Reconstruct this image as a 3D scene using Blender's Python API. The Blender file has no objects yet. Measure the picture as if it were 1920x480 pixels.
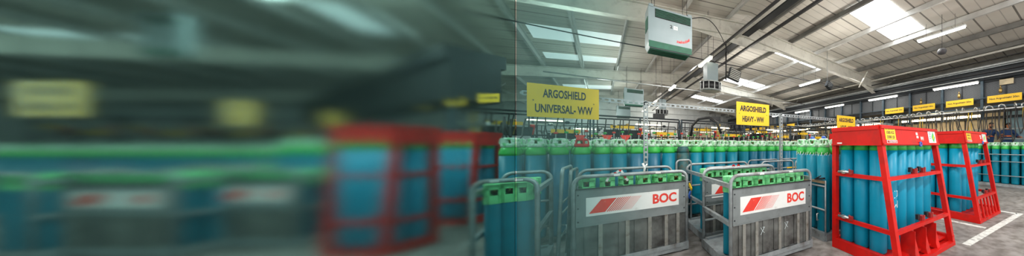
import bpy, math, random
from math import sin, cos, tan, pi, radians, sqrt
from mathutils import Vector, Matrix
random.seed(7)
sc = bpy.context.scene
col = sc.collection
EYE, FP, PX, HY, A = 1.62, 460.0, 1440.0, 272.0, radians(34.4)
SA, CA = sin(A), cos(A)
def at(px, z):                       # ground point on the sight line of column px at depth z
    r = (px - PX) / FP * z
    return (z*SA + r*CA, z*CA - r*SA)
def hy(py, z): return EYE + (HY - py) / FP * z

# ------------------------------------------------------------------ materials
M = {}
def mat(name, c, rough=.5, metal=0.0, var=.12, scale=6.0, bump=0.0, dirt=None, dscale=3.0, dlo=.5, dhi=.7, spec=.5):
    m = bpy.data.materials.new(name); m.use_nodes = True
    nt = m.node_tree; n = nt.nodes; l = nt.links
    b = n['Principled BSDF']
    b.inputs['Roughness'].default_value = rough; b.inputs['Metallic'].default_value = metal
    b.inputs['Specular IOR Level'].default_value = spec
    tc = n.new('ShaderNodeTexCoord'); nz = n.new('ShaderNodeTexNoise')
    nz.inputs['Scale'].default_value = scale; nz.inputs['Detail'].default_value = 5
    l.new(tc.outputs['Object'], nz.inputs['Vector'])
    rp = n.new('ShaderNodeValToRGB')
    rp.color_ramp.elements[0].position = .3; rp.color_ramp.elements[1].position = .7
    rp.color_ramp.elements[0].color = (*[x*(1-var) for x in c], 1)
    rp.color_ramp.elements[1].color = (*[min(1, x*(1+var)) for x in c], 1)
    l.new(nz.outputs['Fac'], rp.inputs['Fac'])
    out = rp.outputs['Color']
    if dirt:
        n2 = n.new('ShaderNodeTexNoise'); n2.inputs['Scale'].default_value = dscale; n2.inputs['Detail'].default_value = 8
        n2.inputs['Roughness'].default_value = .65
        l.new(tc.outputs['Object'], n2.inputs['Vector'])
        mr = n.new('ShaderNodeMapRange'); mr.inputs['From Min'].default_value = dlo; mr.inputs['From Max'].default_value = dhi
        l.new(n2.outputs['Fac'], mr.inputs['Value'])
        mx = n.new('ShaderNodeMix'); mx.data_type = 'RGBA'
        l.new(mr.outputs['Result'], mx.inputs['Factor']); l.new(out, mx.inputs['A']); mx.inputs['B'].default_value = (*dirt, 1)
        out = mx.outputs['Result']
    l.new(out, b.inputs['Base Color'])
    if bump:
        bp = n.new('ShaderNodeBump'); bp.inputs['Strength'].default_value = bump; bp.inputs['Distance'].default_value = .02
        l.new(nz.outputs['Fac'], bp.inputs['Height']); l.new(bp.outputs['Normal'], b.inputs['Normal'])
    M[name] = m
    return m
def emit(name, c, s):
    m = bpy.data.materials.new(name); m.use_nodes = True
    b = m.node_tree.nodes['Principled BSDF']
    b.inputs['Base Color'].default_value = (.8, .8, .8, 1)
    b.inputs['Emission Color'].default_value = (*c, 1); b.inputs['Emission Strength'].default_value = s
    M[name] = m
mat('teal', (.0015, .165, .245), .42, 0, .1, 5, spec=.25, dirt=(.01, .1, .12), dscale=4, dlo=.58, dhi=.85)
mat('teal_bright', (.0015, .235, .38), .4, 0, .07, 4, spec=.25, dirt=(.02, .15, .2), dscale=5, dlo=.62, dhi=.9)
mat('teal_dark', (.01, .09, .10), .6, 0, .4, 18, dirt=(.06, .05, .03), dscale=9, dlo=.45, dhi=.6)
mat('teal_blue', (.002, .115, .20), .4, 0, .12, 5)
mat('green', (.03, .40, .06), .4, 0, .15, 12)
mat('guard_green', (.19, .66, .28), .45, 0, .2, 9, dirt=(.04, .3, .1), dscale=14, dlo=.55, dhi=.75)
mat('guard_white', (.55, .70, .60), .5, 0, .2, 20, dirt=(.15, .55, .2), dscale=16, dlo=.5, dhi=.6)
mat('red', (.54, .008, .005), .45, 0, .15, 3, spec=.25, dirt=(.22, .02, .015), dscale=4, dlo=.5, dhi=.8)
mat('red_dull', (.30, .018, .016), .5, 0, .2, 6, dirt=(.12, .03, .02), dscale=7, dlo=.5, dhi=.7)
mat('galv', (.31, .345, .36), .45, .45, .22, 14, dirt=(.14, .13, .12), dscale=7, dlo=.5, dhi=.72)
mat('galv_panel', (.20, .225, .23), .5, .35, .12, 3, dirt=(.12, .13, .13), dscale=5, dlo=.5, dhi=.8)
mat('infill', (.125, .13, .125), .6, .2, .35, 4, dirt=(.035, .032, .03), dscale=3.2, dlo=.42, dhi=.66)
mat('infill_post', (.24, .24, .22), .6, .2, .25, 9, dirt=(.1, .08, .06), dscale=9, dlo=.5, dhi=.7)
mat('white', (.72, .74, .73), .5, 0, .05, 6, dirt=(.45, .45, .43), dscale=8, dlo=.6, dhi=.8)
mat('logo_red', (.68, .035, .02), .5, 0, .12, 12, dirt=(.55, .3, .27), dscale=30, dlo=.64, dhi=.7)
mat('yellow', (.86, .52, .01), .45, 0, .06, 4)
mat('black', (.012, .012, .014), .5, 0, .2, 8)
mat('dark_steel', (.016, .021, .026), .5, .3, .3, 6)
mat('dark_blue_steel', (.035, .06, .08), .5, .3, .25, 6)
mat('beam', (.62, .61, .55), .5, 0, .08, 2, dirt=(.34, .33, .30), dscale=4, dlo=.5, dhi=.8)
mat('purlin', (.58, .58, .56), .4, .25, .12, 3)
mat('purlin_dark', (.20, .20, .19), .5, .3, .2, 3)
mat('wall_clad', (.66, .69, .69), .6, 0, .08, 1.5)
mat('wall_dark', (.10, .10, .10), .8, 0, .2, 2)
mat('heater', (.22, .275, .29), .4, .2, .08, 3)
mat('louvre', (.008, .10, .055), .5, .1, .2, 8)
mat('heater_red', (.75, .02, .02), .5)
mat('board_cream', (.55, .46, .30), .6, 0, .25, 3)
mat('board_blue', (.22, .36, .42), .5, 0, .2, 3)
mat('hose', (.015, .015, .016), .45, 0, .3, 10)
mat('hose_yellow', (.55, .36, .02), .45, 0, .2, 10)
mat('silver', (.55, .56, .56), .3, .8, .2, 12)
mat('brass', (.45, .30, .10), .35, .8, .2, 20)
mat('wood', (.20, .14, .08), .7, 0, .4, 8)
mat('blue_plastic', (.02, .10, .45), .4)
mat('paint_line', (.62, .63, .60), .7, 0, .15, 14, dirt=(.3, .3, .29), dscale=10, dlo=.5, dhi=.65)
mat('skin', (.42, .20, .12), .5, 0, .08, 8)
mat('skin_ruddy', (.50, .20, .10), .5, 0, .08, 8)
mat('hair', (.015, .01, .008), .7, 0, .3, 40)
mat('overall', (.012, .045, .14), .8, 0, .2, 12)
mat('orange', (.70, .15, .03), .6)
mat('label_green', (.02, .45, .09), .5)
mat('chalk', (.6, .68, .7), .8)
mat('pipe_grey', (.36, .38, .38), .4, .4, .2, 9)
mat('speaker', (.05, .05, .055), .6)
emit('skylight', (.92, .97, 1.0), 4.5)
emit('skylight_dim', (1.0, .98, .96), .75)  # dimmer skylight copy; the haze's dimming is set into its glow
emit('tube', (1.0, .97, .90), 14.0)
emit('tube_warm', (1.0, .80, .50), 9.0)
emit('lamp_warm', (1.0, .84, .60), 9.0)

def nodes_of(name):
    m = bpy.data.materials.new(name); m.use_nodes = True; M[name] = m
    return m.node_tree, m.node_tree.nodes, m.node_tree.links, m.node_tree.nodes['Principled BSDF']
# roof liner: pressed sheets, seams run down the slope
nt, n, l, b = nodes_of('roof')
tc = n.new('ShaderNodeTexCoord'); sp = n.new('ShaderNodeSeparateXYZ'); l.new(tc.outputs['Object'], sp.inputs[0])
def seam(period, width, sock):
    d = n.new('ShaderNodeMath'); d.operation = 'DIVIDE'; l.new(sock, d.inputs[0]); d.inputs[1].default_value = period
    f = n.new('ShaderNodeMath'); f.operation = 'FRACT'; l.new(d.outputs[0], f.inputs[0])
    c = n.new('ShaderNodeMath'); c.operation = 'LESS_THAN'; l.new(f.outputs[0], c.inputs[0]); c.inputs[1].default_value = width/period
    return c.outputs[0]
s1 = seam(.333, .028, sp.outputs['Y']); s2 = seam(1.0, .05, sp.outputs['Y'])
ad = n.new('ShaderNodeMath'); ad.operation = 'MULTIPLY_ADD'; l.new(s1, ad.inputs[0]); ad.inputs[1].default_value = .45; l.new(s2, ad.inputs[2])
ad.use_clamp = True
nz = n.new('ShaderNodeTexNoise'); nz.inputs['Scale'].default_value = .8; nz.inputs['Detail'].default_value = 6; l.new(tc.outputs['Object'], nz.inputs['Vector'])
rp = n.new('ShaderNodeValToRGB'); rp.color_ramp.elements[0].position = .3; rp.color_ramp.elements[1].position = .75
rp.color_ramp.elements[0].color = (.60, .57, .51, 1); rp.color_ramp.elements[1].color = (.76, .73, .66, 1)
l.new(nz.outputs['Fac'], rp.inputs['Fac'])
mx = n.new('ShaderNodeMix'); mx.data_type = 'RGBA'; l.new(ad.outputs[0], mx.inputs['Factor']); l.new(rp.outputs['Color'], mx.inputs['A'])
mx.inputs['B'].default_value = (.20, .19, .17, 1); l.new(mx.outputs['Result'], b.inputs['Base Color']); b.inputs['Roughness'].default_value = .55
# floor: worn concrete
nt, n, l, b = nodes_of('concrete')
tc = n.new('ShaderNodeTexCoord')
n1 = n.new('ShaderNodeTexNoise'); n1.inputs['Scale'].default_value = .55; n1.inputs['Detail'].default_value = 9; n1.inputs['Roughness'].default_value = .62
n2 = n.new('ShaderNodeTexNoise'); n2.inputs['Scale'].default_value = 7; n2.inputs['Detail'].default_value = 6
for q in (n1, n2): l.new(tc.outputs['Object'], q.inputs['Vector'])
rp = n.new('ShaderNodeValToRGB'); rp.color_ramp.elements[0].position = .36; rp.color_ramp.elements[1].position = .64
rp.color_ramp.elements[0].color = (.115, .10, .095, 1); rp.color_ramp.elements[1].color = (.33, .315, .30, 1)
l.new(n1.outputs['Fac'], rp.inputs['Fac'])
r2 = n.new('ShaderNodeValToRGB'); r2.color_ramp.elements[0].position = .35; r2.color_ramp.elements[1].position = .6
r2.color_ramp.elements[0].color = (.55, .53, .50, 1); r2.color_ramp.elements[1].color = (1, 1, 1, 1)
l.new(n2.outputs['Fac'], r2.inputs['Fac'])
mx = n.new('ShaderNodeMix'); mx.data_type = 'RGBA'; mx.blend_type = 'MULTIPLY'; mx.inputs['Factor'].default_value = 1
l.new(rp.outputs['Color'], mx.inputs['A']); l.new(r2.outputs['Color'], mx.inputs['B']); l.new(mx.outputs['Result'], b.inputs['Base Color'])
b.inputs['Roughness'].default_value = .6
bp = n.new('ShaderNodeBump'); bp.inputs['Strength'].default_value = .25; bp.inputs['Distance'].default_value = .01
l.new(n2.outputs['Fac'], bp.inputs['Height']); l.new(bp.outputs['Normal'], b.inputs['Normal'])
# expanded metal mesh sheet in front of a dark void: pattern of the sheet itself
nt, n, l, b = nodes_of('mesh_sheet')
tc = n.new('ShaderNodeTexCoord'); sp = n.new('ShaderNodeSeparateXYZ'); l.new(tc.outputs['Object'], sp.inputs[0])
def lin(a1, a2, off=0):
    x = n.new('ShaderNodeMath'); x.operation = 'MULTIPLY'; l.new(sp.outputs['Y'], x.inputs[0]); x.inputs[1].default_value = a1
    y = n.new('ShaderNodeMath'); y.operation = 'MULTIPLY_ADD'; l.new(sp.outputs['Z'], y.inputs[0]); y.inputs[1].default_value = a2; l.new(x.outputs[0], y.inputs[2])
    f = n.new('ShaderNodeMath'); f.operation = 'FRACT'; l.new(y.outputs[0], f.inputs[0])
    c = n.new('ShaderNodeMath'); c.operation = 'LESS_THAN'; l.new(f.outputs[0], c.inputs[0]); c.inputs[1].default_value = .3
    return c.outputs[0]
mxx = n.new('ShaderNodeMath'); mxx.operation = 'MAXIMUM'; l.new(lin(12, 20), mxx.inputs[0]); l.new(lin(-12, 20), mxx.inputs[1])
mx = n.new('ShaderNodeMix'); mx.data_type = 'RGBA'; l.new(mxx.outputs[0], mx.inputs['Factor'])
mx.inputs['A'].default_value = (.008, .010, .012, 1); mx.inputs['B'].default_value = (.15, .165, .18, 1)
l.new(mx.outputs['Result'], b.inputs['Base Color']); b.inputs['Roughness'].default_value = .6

# ------------------------------------------------------------------ mesh builder
class MB:
    def __init__(s): s.v = []; s.f = []; s.m = []; s.s = []; s.cur = 0; s.T = None
    def add(s, vs, fs, smooth=False):
        o = len(s.v)
        for p in vs:
            p = Vector(p)
            if s.T is not None: p = s.T @ p
            s.v.append(p)
        for k, f in enumerate(fs):
            s.f.append([i+o for i in f]); s.m.append(s.cur)
            s.s.append(smooth[k] if isinstance(smooth, list) else smooth)
        return s
    def box(s, c, d, rz=0.0):
        c = Vector(c); x, y, z = d[0]/2, d[1]/2, d[2]/2
        R = Matrix.Rotation(rz, 3, 'Z')
        vs = [c + R @ Vector((i*x, j*y, k*z)) for k in (-1, 1) for j in (-1, 1) for i in (-1, 1)]
        return s.add(vs, [(0,2,3,1),(4,5,7,6),(0,1,5,4),(2,6,7,3),(0,4,6,2),(1,3,7,5)])
    def bar(s, p0, p1, w, h, up=(0, 0, 1)):
        p0, p1 = Vector(p0), Vector(p1); d = (p1-p0).normalized(); up = Vector(up)
        if abs(d.dot(up)) > .98: up = Vector((0, 1, 0))
        sx = d.cross(up).normalized(); uz = sx.cross(d).normalized()
        vs = [p + sx*(i*w/2) + uz*(k*h/2) for p in (p0, p1) for k in (-1, 1) for i in (-1, 1)]
        return s.add(vs, [(0,2,3,1),(4,5,7,6),(0,1,5,4),(2,6,7,3),(0,4,6,2),(1,3,7,5)])
    def tube(s, pts, r, seg=8, closed=False):
        pts = [Vector(p) for p in pts]; n = len(pts); vs = []; fs = []
        up = Vector((0.013, 0.021, 1))
        prev = None
        for i, p in enumerate(pts):
            a = pts[i-1] if (i or closed) else p; b = pts[(i+1) % n] if (i < n-1 or closed) else p
            d = (b-a).normalized()
            if prev is None:
                u = Vector((0.1, 1, 0)) if abs(d.z) > .9 else up
                sx = d.cross(u).normalized()
            else: sx = (prev - d*prev.dot(d)).normalized()
            prev = sx; sy = d.cross(sx)
            for k in range(seg):
                t = 2*pi*k/seg; vs.append(p + (sx*cos(t)+sy*sin(t))*r)
        for i in range(n if closed else n-1):
            j = (i+1) % n
            for k in range(seg): fs.append((i*seg+k, i*seg+(k+1)%seg, j*seg+(k+1)%seg, j*seg+k))
        sm = [True]*len(fs)
        if not closed: fs += [tuple(range(seg))[::-1], tuple((n-1)*seg+k for k in range(seg))]; sm += [False]*2
        return s.add(vs, fs, sm)
    def lathe(s, prof, seg=20, c=(0, 0, 0), axis=None):
        vs = []; fs = []; c = Vector(c)
        for r, z in prof:
            for k in range(seg):
                t = 2*pi*k/seg
                p = Vector((r*cos(t), r*sin(t), z))
                if axis is not None: p = axis @ p
                vs.append(c + p)
        for i in range(len(prof)-1):
            for k in range(seg): fs.append((i*seg+k, i*seg+(k+1)%seg, (i+1)*seg+(k+1)%seg, (i+1)*seg+k))
        sm = [True]*len(fs)
        fs += [tuple(range(seg))[::-1], tuple((len(prof)-1)*seg+k for k in range(seg))]; sm += [False]*2
        return s.add(vs, fs, sm)
    def plate(s, o, u, v, poly, th):
        """flat polygon (x,y pairs in the u,v basis) of thickness th towards the viewer side"""
        o, u, v = Vector(o), Vector(u), Vector(v); nn = u.cross(v).normalized(); k = len(poly)
        vs = [o + u*x + v*y for x, y in poly] + [o + u*x + v*y + nn*th for x, y in poly]
        return s.add(vs, [tuple(range(k))[::-1], tuple(range(k, 2*k))] + [(i, (i+1) % k, k+(i+1) % k, k+i) for i in range(k)])
    def build(s, name, mats, parent=None, loc=None, rz=0):
        me = bpy.data.meshes.new(name); me.from_pydata([tuple(p) for p in s.v], [], s.f)
        if not isinstance(mats, (list, tuple)): mats = [mats]
        for q in mats: me.materials.append(M[q])
        me.polygons.foreach_set('material_index', s.m); me.polygons.foreach_set('use_smooth', s.s)
        me.update()
        o = bpy.data.objects.new(name, me); col.objects.link(o)
        if parent: o.parent = parent
        if loc: o.location = loc
        if rz: o.rotation_euler = (0, 0, rz)
        return o
def rect(w, h): return [(-w/2, -h/2), (w/2, -h/2), (w/2, h/2), (-w/2, h/2)]
def thing(name, label, cat, loc=(0, 0, 0), rz=0, group=None):
    o = bpy.data.objects.new(name, None); o.empty_display_size = .2; col.objects.link(o); o.location = loc; o.rotation_euler = (0, 0, rz)
    return tag(o, label, cat, group)
def tag(o, label, cat, group=None):
    o['label'] = label; o['category'] = cat
    if group: o['group'] = group
    return o
def struct(o): o['kind'] = 'structure'; return o
def copy_tree(o, parent=None):
    c = o.copy(); col.objects.link(c)
    if parent: c.parent = parent
    for ch in list(o.children): copy_tree(ch, c)
    return c
def dup(o, loc, rz, label, group=None):
    c = copy_tree(o); c.location = loc; c.rotation_euler = (0, 0, rz); c['label'] = label
    if group: c['group'] = group
    elif 'group' in c: del c['group']
    return c
def text(name, s, m, parent, o, u, v, w, h, th=.002, bold=.0, arc=None):
    cu = bpy.data.curves.new(name, 'FONT'); cu.body = s; cu.align_x = 'LEFT'; cu.offset = bold; cu.resolution_u = 3
    cu.space_line = .9
    t = bpy.data.objects.new(name, cu); col.objects.link(t)
    dg = bpy.context.evaluated_depsgraph_get(); me = bpy.data.meshes.new_from_object(t.evaluated_get(dg))
    bpy.data.objects.remove(t)
    xs = [p.co.x for p in me.vertices]; ys = [p.co.y for p in me.vertices]
    x0, x1, y0, y1 = min(xs), max(xs), min(ys), max(ys)
    o, u, v = Vector(o), Vector(u).normalized(), Vector(v).normalized(); nn = u.cross(v)
    for p in me.vertices:
        a = ((p.co.x-x0)/(x1-x0)-.5)*w; c = ((p.co.y-y0)/(y1-y0)-.5)*h
        if arc:
            th_ = a/arc; rr = arc - c
            p.co = o + u*(rr*sin(th_)) + v*(arc - rr*cos(th_)) + nn*th
        else: p.co = o + u*a + v*c + nn*th
    me.materials.clear(); me.materials.append(M[m])
    ob = bpy.data.objects.new(name, me); col.objects.link(ob)
    if parent: ob.parent = parent
    return ob
X3, Y3, Z3 = Vector((1, 0, 0)), Vector((0, 1, 0)), Vector((0, 0, 1))

# ------------------------------------------------------------------ room
RX, RZ, SL = 4.7, 1.62+5.015, .10
def roofz(x): return RZ - SL*abs(x-RX)
XL, XR, YB, YF = -21.0, 15.6, 31.0, -4.0
f = MB(); f.box(((XL+XR)/2, (YB+YF)/2, -.1), (XR-XL, YB-YF, .2)); struct(f.build('floor', 'concrete'))
def slope(name, xa, xb):
    m = MB(); za, zb = roofz(xa), roofz(xb)
    m.add([(xa, YF, za), (xb, YF, zb), (xb, YB, zb), (xa, YB, za), (xa, YF, za+.15), (xb, YF, zb+.15), (xb, YB, zb+.15), (xa, YB, za+.15)],
          [(0,3,2,1),(4,5,6,7),(0,1,5,4),(1,2,6,5),(2,3,7,6),(3,0,4,7)])
    struct(m.build(name, 'roof'))
slope('ceiling', XL, RX); slope('ceiling.001', RX, XR)
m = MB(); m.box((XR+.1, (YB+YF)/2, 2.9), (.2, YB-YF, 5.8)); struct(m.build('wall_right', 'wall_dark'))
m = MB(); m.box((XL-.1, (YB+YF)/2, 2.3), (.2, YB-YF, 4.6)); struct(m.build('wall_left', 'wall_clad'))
m = MB(); m.box(((XL+XR)/2, YB+.1, 3.35), (XR-XL, .2, 6.7))
for k in range(46): m.box((XL+.4+k*.8, YB-.02, 3.3), (.04, .04, 6.2 if False else 5.2))
struct(m.build('wall_back', 'wall_clad'))
tn = [0]
def trim(m, mt):
    tn[0] += 1; return struct(m.build('trim_%d' % tn[0], mt))
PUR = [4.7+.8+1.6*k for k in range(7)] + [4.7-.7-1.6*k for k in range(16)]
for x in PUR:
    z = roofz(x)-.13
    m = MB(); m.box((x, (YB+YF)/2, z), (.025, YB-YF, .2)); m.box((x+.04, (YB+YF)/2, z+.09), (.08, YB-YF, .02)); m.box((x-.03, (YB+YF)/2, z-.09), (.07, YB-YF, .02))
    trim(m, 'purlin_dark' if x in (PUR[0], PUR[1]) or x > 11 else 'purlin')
RAF = [-.1, 8.55, 17.1, 25.6]
for y in RAF:
    for xa, xb in ((RX, XR-.5), (XL, RX)):
        m = MB(); pa = Vector((xa, y, roofz(xa)-.5)); pb = Vector((xb, y, roofz(xb)-.5))
        m.bar(pa, pb, .03, .5); off = Vector((0, 0, .25))
        for sg in (-1, 1): m.bar(pa+off*sg, pb+off*sg, .24, .03)
        # haunch
        e, s_ = (pa, pb) if xa == RX else (pb, pa)
        d = (s_-e).normalized()
        m.add([e+Vector((0,-.015,-.25)), e+d*2.2+Vector((0,-.015,-.25)), e+Vector((0,-.015,-.62)), e+Vector((0,.015,-.25)), e+d*2.2+Vector((0,.015,-.25)), e+Vector((0,.015,-.62))],
              [(0,2,1),(3,4,5),(0,3,5,2),(1,2,5,4),(0,1,4,3)])
        if xa == RX:
            e2 = pb
            m.add([e2+Vector((0,-.015,-.25)), e2-d*2.6+Vector((0,-.015,-.25)), e2+Vector((0,-.015,-.9)), e2+Vector((0,.015,-.25)), e2-d*2.6+Vector((0,.015,-.25)), e2+Vector((0,.015,-.9))],
                  [(0,1,2),(3,5,4),(0,2,5,3),(1,4,5,2),(0,3,4,1)])
            m.bar(e2+Vector((0, 0, -.92)), e2-d*2.6+Vector((0, 0, -.27)), .22, .025)
            m.bar(e2+Vector((-.3, 0, .2)), e2+Vector((-.9, -.9, .35)), .06, .06)
            m.bar(e2+Vector((-3.0, 0, -.2)), e2+Vector((-3.4, -.8, .42)), .05, .05)
        trim(m, 'beam')
    m = MB(); m.box((XR-.4, y, 2.4), (.28, .22, 4.8)); trim(m, 'dark_blue_steel')
wn = [0]
def skylight(x0, x1, y0, y1, mt='skylight'):
    wn[0] += 1; m = MB(); o = .025
    za, zb = roofz(x0)-o, roofz(x1)-o
    m.add([(x0,y0,za),(x1,y0,zb),(x1,y1,zb),(x0,y1,za),(x0,y0,za+.02),(x1,y0,zb+.02),(x1,y1,zb+.02),(x0,y1,za+.02)],
          [(0,3,2,1),(4,5,6,7),(0,1,5,4),(1,2,6,5),(2,3,7,6),(3,0,4,7)])
    struct(m.build('window_%d' % wn[0], mt))
for y0, y1 in ((4.35, 5.6), (9.0, 10.2), (15.3, 16.6), (18.2, 19.4), (23, 24.3), (27, 28)):
    skylight(7.15, 10.2, y0, y1)
for y0, y1 in ((12.0, 13.4), (15.3, 16.2), (18.9, 20.5), (22.6, 24), (27, 28.5)):
    skylight(-2.2, .75, y0, y1, 'skylight_dim')
skylight(7.15, 10.2, -2.5, -1); skylight(-2.2, .75, -1.5, .3); skylight(7.15, 10.2, .6, 1.6)
skylight(-2.2, .75, 3.0, 4.5)
for x0, x1, y0, y1 in ((-6.7, -5.5, 12.4, 14.6), (-14.6, -11.2, 17.2, 18.6), (-9.6, -8.4, 18.5, 20.5)):
    skylight(x0, x1, y0, y1, 'skylight_dim')
# painted floor lines
def line(x0, y0, x1, y1, w=.11):
    m = MB(); m.bar((x0, y0, .002), (x1, y1, .002), w, .004); trim(m, 'paint_line')
line(4.9, 1.47, 8.2, 1.42); line(6.2, 1.55, 6.2, 3.6); line(8.1, 1.45, 8.1, 4.2); line(2.9, 1.3, 2.9, -1)

# ------------------------------------------------------------------ cylinders
def lerp(a, b, t): return a+(b-a)*t
def tall_parts(r=.115, h=1.385):
    body = MB(); body.lathe([(r*.8, 0), (r*.97, .015), (r, .05), (r, h*.5), (r, h)], 22)
    sh = MB(); sh.lathe([(r+.001, h-.03), (r+.001, h+.01), (r*.97, h+.045), (r*.86, h+.085), (r*.66, h+.115), (r*.36, h+.135), (.03, h+.14)], 22)
    g = MB()
    g.lathe([(r*.74, h+.095), (r*.88, h+.11), (r*.86, h+.155), (r*.78, h+.16), (r*.70, h+.11)], 16)
    for k in range(5):
        t = k*2*pi/5+.4; g.bar((r*.79*cos(t), r*.79*sin(t), h+.15), (r*.66*cos(t), r*.66*sin(t), h+.235), .07, .012)
    g.lathe([(r*.70, h+.21), (r*.68, h+.235), (r*.58, h+.25), (r*.5, h+.24), (r*.5, h+.21)], 16)
    va = MB(); va.lathe([(.016, h+.13), (.016, h+.18), (.022, h+.18), (.022, h+.22), (.01, h+.225)], 10)
    va.bar((0, 0, h+.24), (.045, 0, h+.24), .02, .02)
    return [('body', body, 0), ('shoulder', sh, 1), ('valve_guard', g, 2), ('valve', va, 3)]
def make_tall(name, body='teal', green='green', guard='guard_white'):
    t = thing(name, 'x', 'gas cylinder')
    mats = [body, green, guard, 'brass']
    for nm, mb, k in tall_parts(): mb.build(nm, mats[k], t)
    return t
def tall_single(name, body='teal'):
    m = MB()
    for nm, mb, k in tall_parts():
        o = len(m.v); m.v += mb.v; m.f += [[i+o for i in f] for f in mb.f]; m.m += [k]*len(mb.f); m.s += mb.s
    o = m.build(name, [body, 'green', 'guard_white', 'brass']); tag(o, 'x', 'gas cylinder'); return o
protos = []
def proto(o): protos.append(o); return o
tall = proto(make_tall('gas_cylinder')); tall_b = proto(make_tall('gas_cylinder', 'teal_blue')); tall_d = proto(make_tall('gas_cylinder', 'teal_dark', 'teal_dark'))
tall_r = proto(make_tall('gas_cylinder', 'teal', 'green', 'red'))
simple = proto(tall_single('gas_cylinder')); simple_b = proto(tall_single('gas_cylinder', 'teal_blue'))
def J(a): return random.uniform(-a, a)
# crowd behind the grey cages
def row(y, x0, x1, pitch, label, group, src, alt=None, special=None, j=.01, hh=.10, sc_=1.1):
    k = 0; x = x0
    while x <= x1:
        s = src
        if alt and random.random() < .2: s = alt
        lab, grp = label, group
        if special:
            for sx, so, sl in special:
                if abs(x-sx) < pitch/2: s, lab, grp = so, sl, None
        c = dup(s, (x+J(j), y+J(j*2), hh), J(3), lab, grp); c.scale = (sc_, sc_, 1); x += pitch; k += 1
row(5.45, -1.15, 2.75, .293, 'tall teal gas cylinder with green shoulder, front row behind grey cages', 'front row of tall cylinders', tall, tall_b,
    [(1.50, tall_d, 'dirty dark cylinder in the front row, right of the slotted post'), (-.35, tall_r, 'tall teal cylinder with a red valve guard behind the leaning gate')])
row(5.55, 3.05, 5.5, .275, 'tall teal gas cylinder standing behind the empty tube hoops', 'tall cylinders behind the hoops', tall_b, tall)
row(5.80, -1.2, 5.6, .293, 'tall teal gas cylinder in the second row of the crowd', 'second row of tall cylinders', simple, simple_b)
row(6.12, -1.2, 5.6, .293, 'tall teal gas cylinder in the third row of the crowd', 'third row of tall cylinders', simple, simple_b)
row(7.6, -1.6, 7.0, .285, 'tall teal gas cylinder in the block further back', 'rear block of tall cylinders', simple, simple_b)
row(9.4, -1.4, 8.6, .33, 'tall teal gas cylinder in the rearmost line before the filling racks', 'rearmost line of tall cylinders', simple, simple_b)
# three tall cylinders beside the red frame
for i, (x, y, lb) in enumerate(((3.30, 3.62, 'leftmost of the three tall teal cylinders beside the red frame'), (3.28, 3.32, 'middle of the three tall teal cylinders beside the red frame'), (3.26, 3.02, 'tall teal cylinder nearest the red frame with blue valve cap'))):
    c = dup(tall, (x, y, .10), .4*i, lb)
    if i: 
        m = MB(); m.lathe([(.03, 1.60), (.045, 1.62), (.04, 1.66), (.01, 1.68)], 10); m.bar((-.06, 0, 1.645), (.06, .02, 1.66), .035, .03); m.build('valve_cap', 'blue_plastic', c)
    # white scuffs around the shoulder
    m = MB()
    for k in range(14):
        t = k*2*pi/14+J(.1); m.bar((.1165*cos(t), .1165*sin(t), 1.335+J(.01)), (.114*cos(t+.16), .114*sin(t+.16), 1.39+J(.01)), .004, .012)
    m.build('paint_marks', 'white', c)
for x, y in ((3.58, 3.60), (3.57, 3.30), (3.56, 3.0), (3.88, 3.6), (3.88, 3.3)):
    dup(simple, (x, y, .10), 0, 'tall teal cylinder behind the three beside the red frame', 'rear cylinders on the pallet by the red frame')

# bundle cylinder
def make_bundle_cyl(mt='teal_bright', r=.115, h=1.50):
    t = thing('gas_cylinder', 'x', 'gas cylinder')
    m = MB(); m.lathe([(r*.85, 0), (r, .02), (r, h*.5), (r, h-.06)], 26); m.build('body', mt, t)
    m = MB(); m.lathe([(r+.001, h-.07), (r+.001, h-.02), (r*.96, h+.03), (r*.84, h+.075), (r*.6, h+.105), (r*.25, h+.12)], 26); m.build('shoulder', 'green', t)
    m = MB(); m.lathe([(.03, h+.11), (.03, h+.14), (.018, h+.15), (.018, h+.18)], 10); m.build('valve', 'brass', t)
    return t
bcyl = proto(make_bundle_cyl())

# small cylinder with box-like guard
def make_small():
    t = thing('small_gas_cylinder', 'x', 'gas cylinder'); r = .082
    m = MB(); m.lathe([(r*.9, 0), (r, .02), (r, .5), (r, .92), (r*.9, .96), (r*.5, .99)], 16); m.build('body', 'teal', t)
    m = MB(); w = .078
    for k in range(8):
        t0, t1 = (k-.5)*pi/4, (k+.5)*pi/4
        rr = w*1.12
        p0 = Vector((rr*cos(t0), rr*sin(t0), 0)); p1 = Vector((rr*cos(t1), rr*sin(t1), 0))
        for za, zb in ((.93, 1.03), (1.10, 1.155)): 
            if k % 2 or za > 1 or True: m.bar(p0+Vector((0, 0, (za+zb)/2)), p1+Vector((0, 0, (za+zb)/2)), .010, zb-za)
        if k % 2: m.bar(p0+Vector((0, 0, 1.065)), p1+Vector((0, 0, 1.065)), .010, .09)
    m.lathe([(rr+.004, 1.15), (rr+.006, 1.16), (rr-.02, 1.165), (rr-.03, 1.15)], 8, (0, 0, 0), Matrix.Rotation(pi/8, 3, 'Z'))
    m.build('valve_guard', 'guard_green', t)
    m = MB(); m.lathe([(.02, .98), (.02, 1.05), (.028, 1.05), (.028, 1.1), (.012, 1.11)], 8); m.bar((0, 0, 1.07), (.05, 0, 1.07), .022, .022); m.build('valve', 'brass', t)
    return t
small = proto(make_small())

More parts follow.
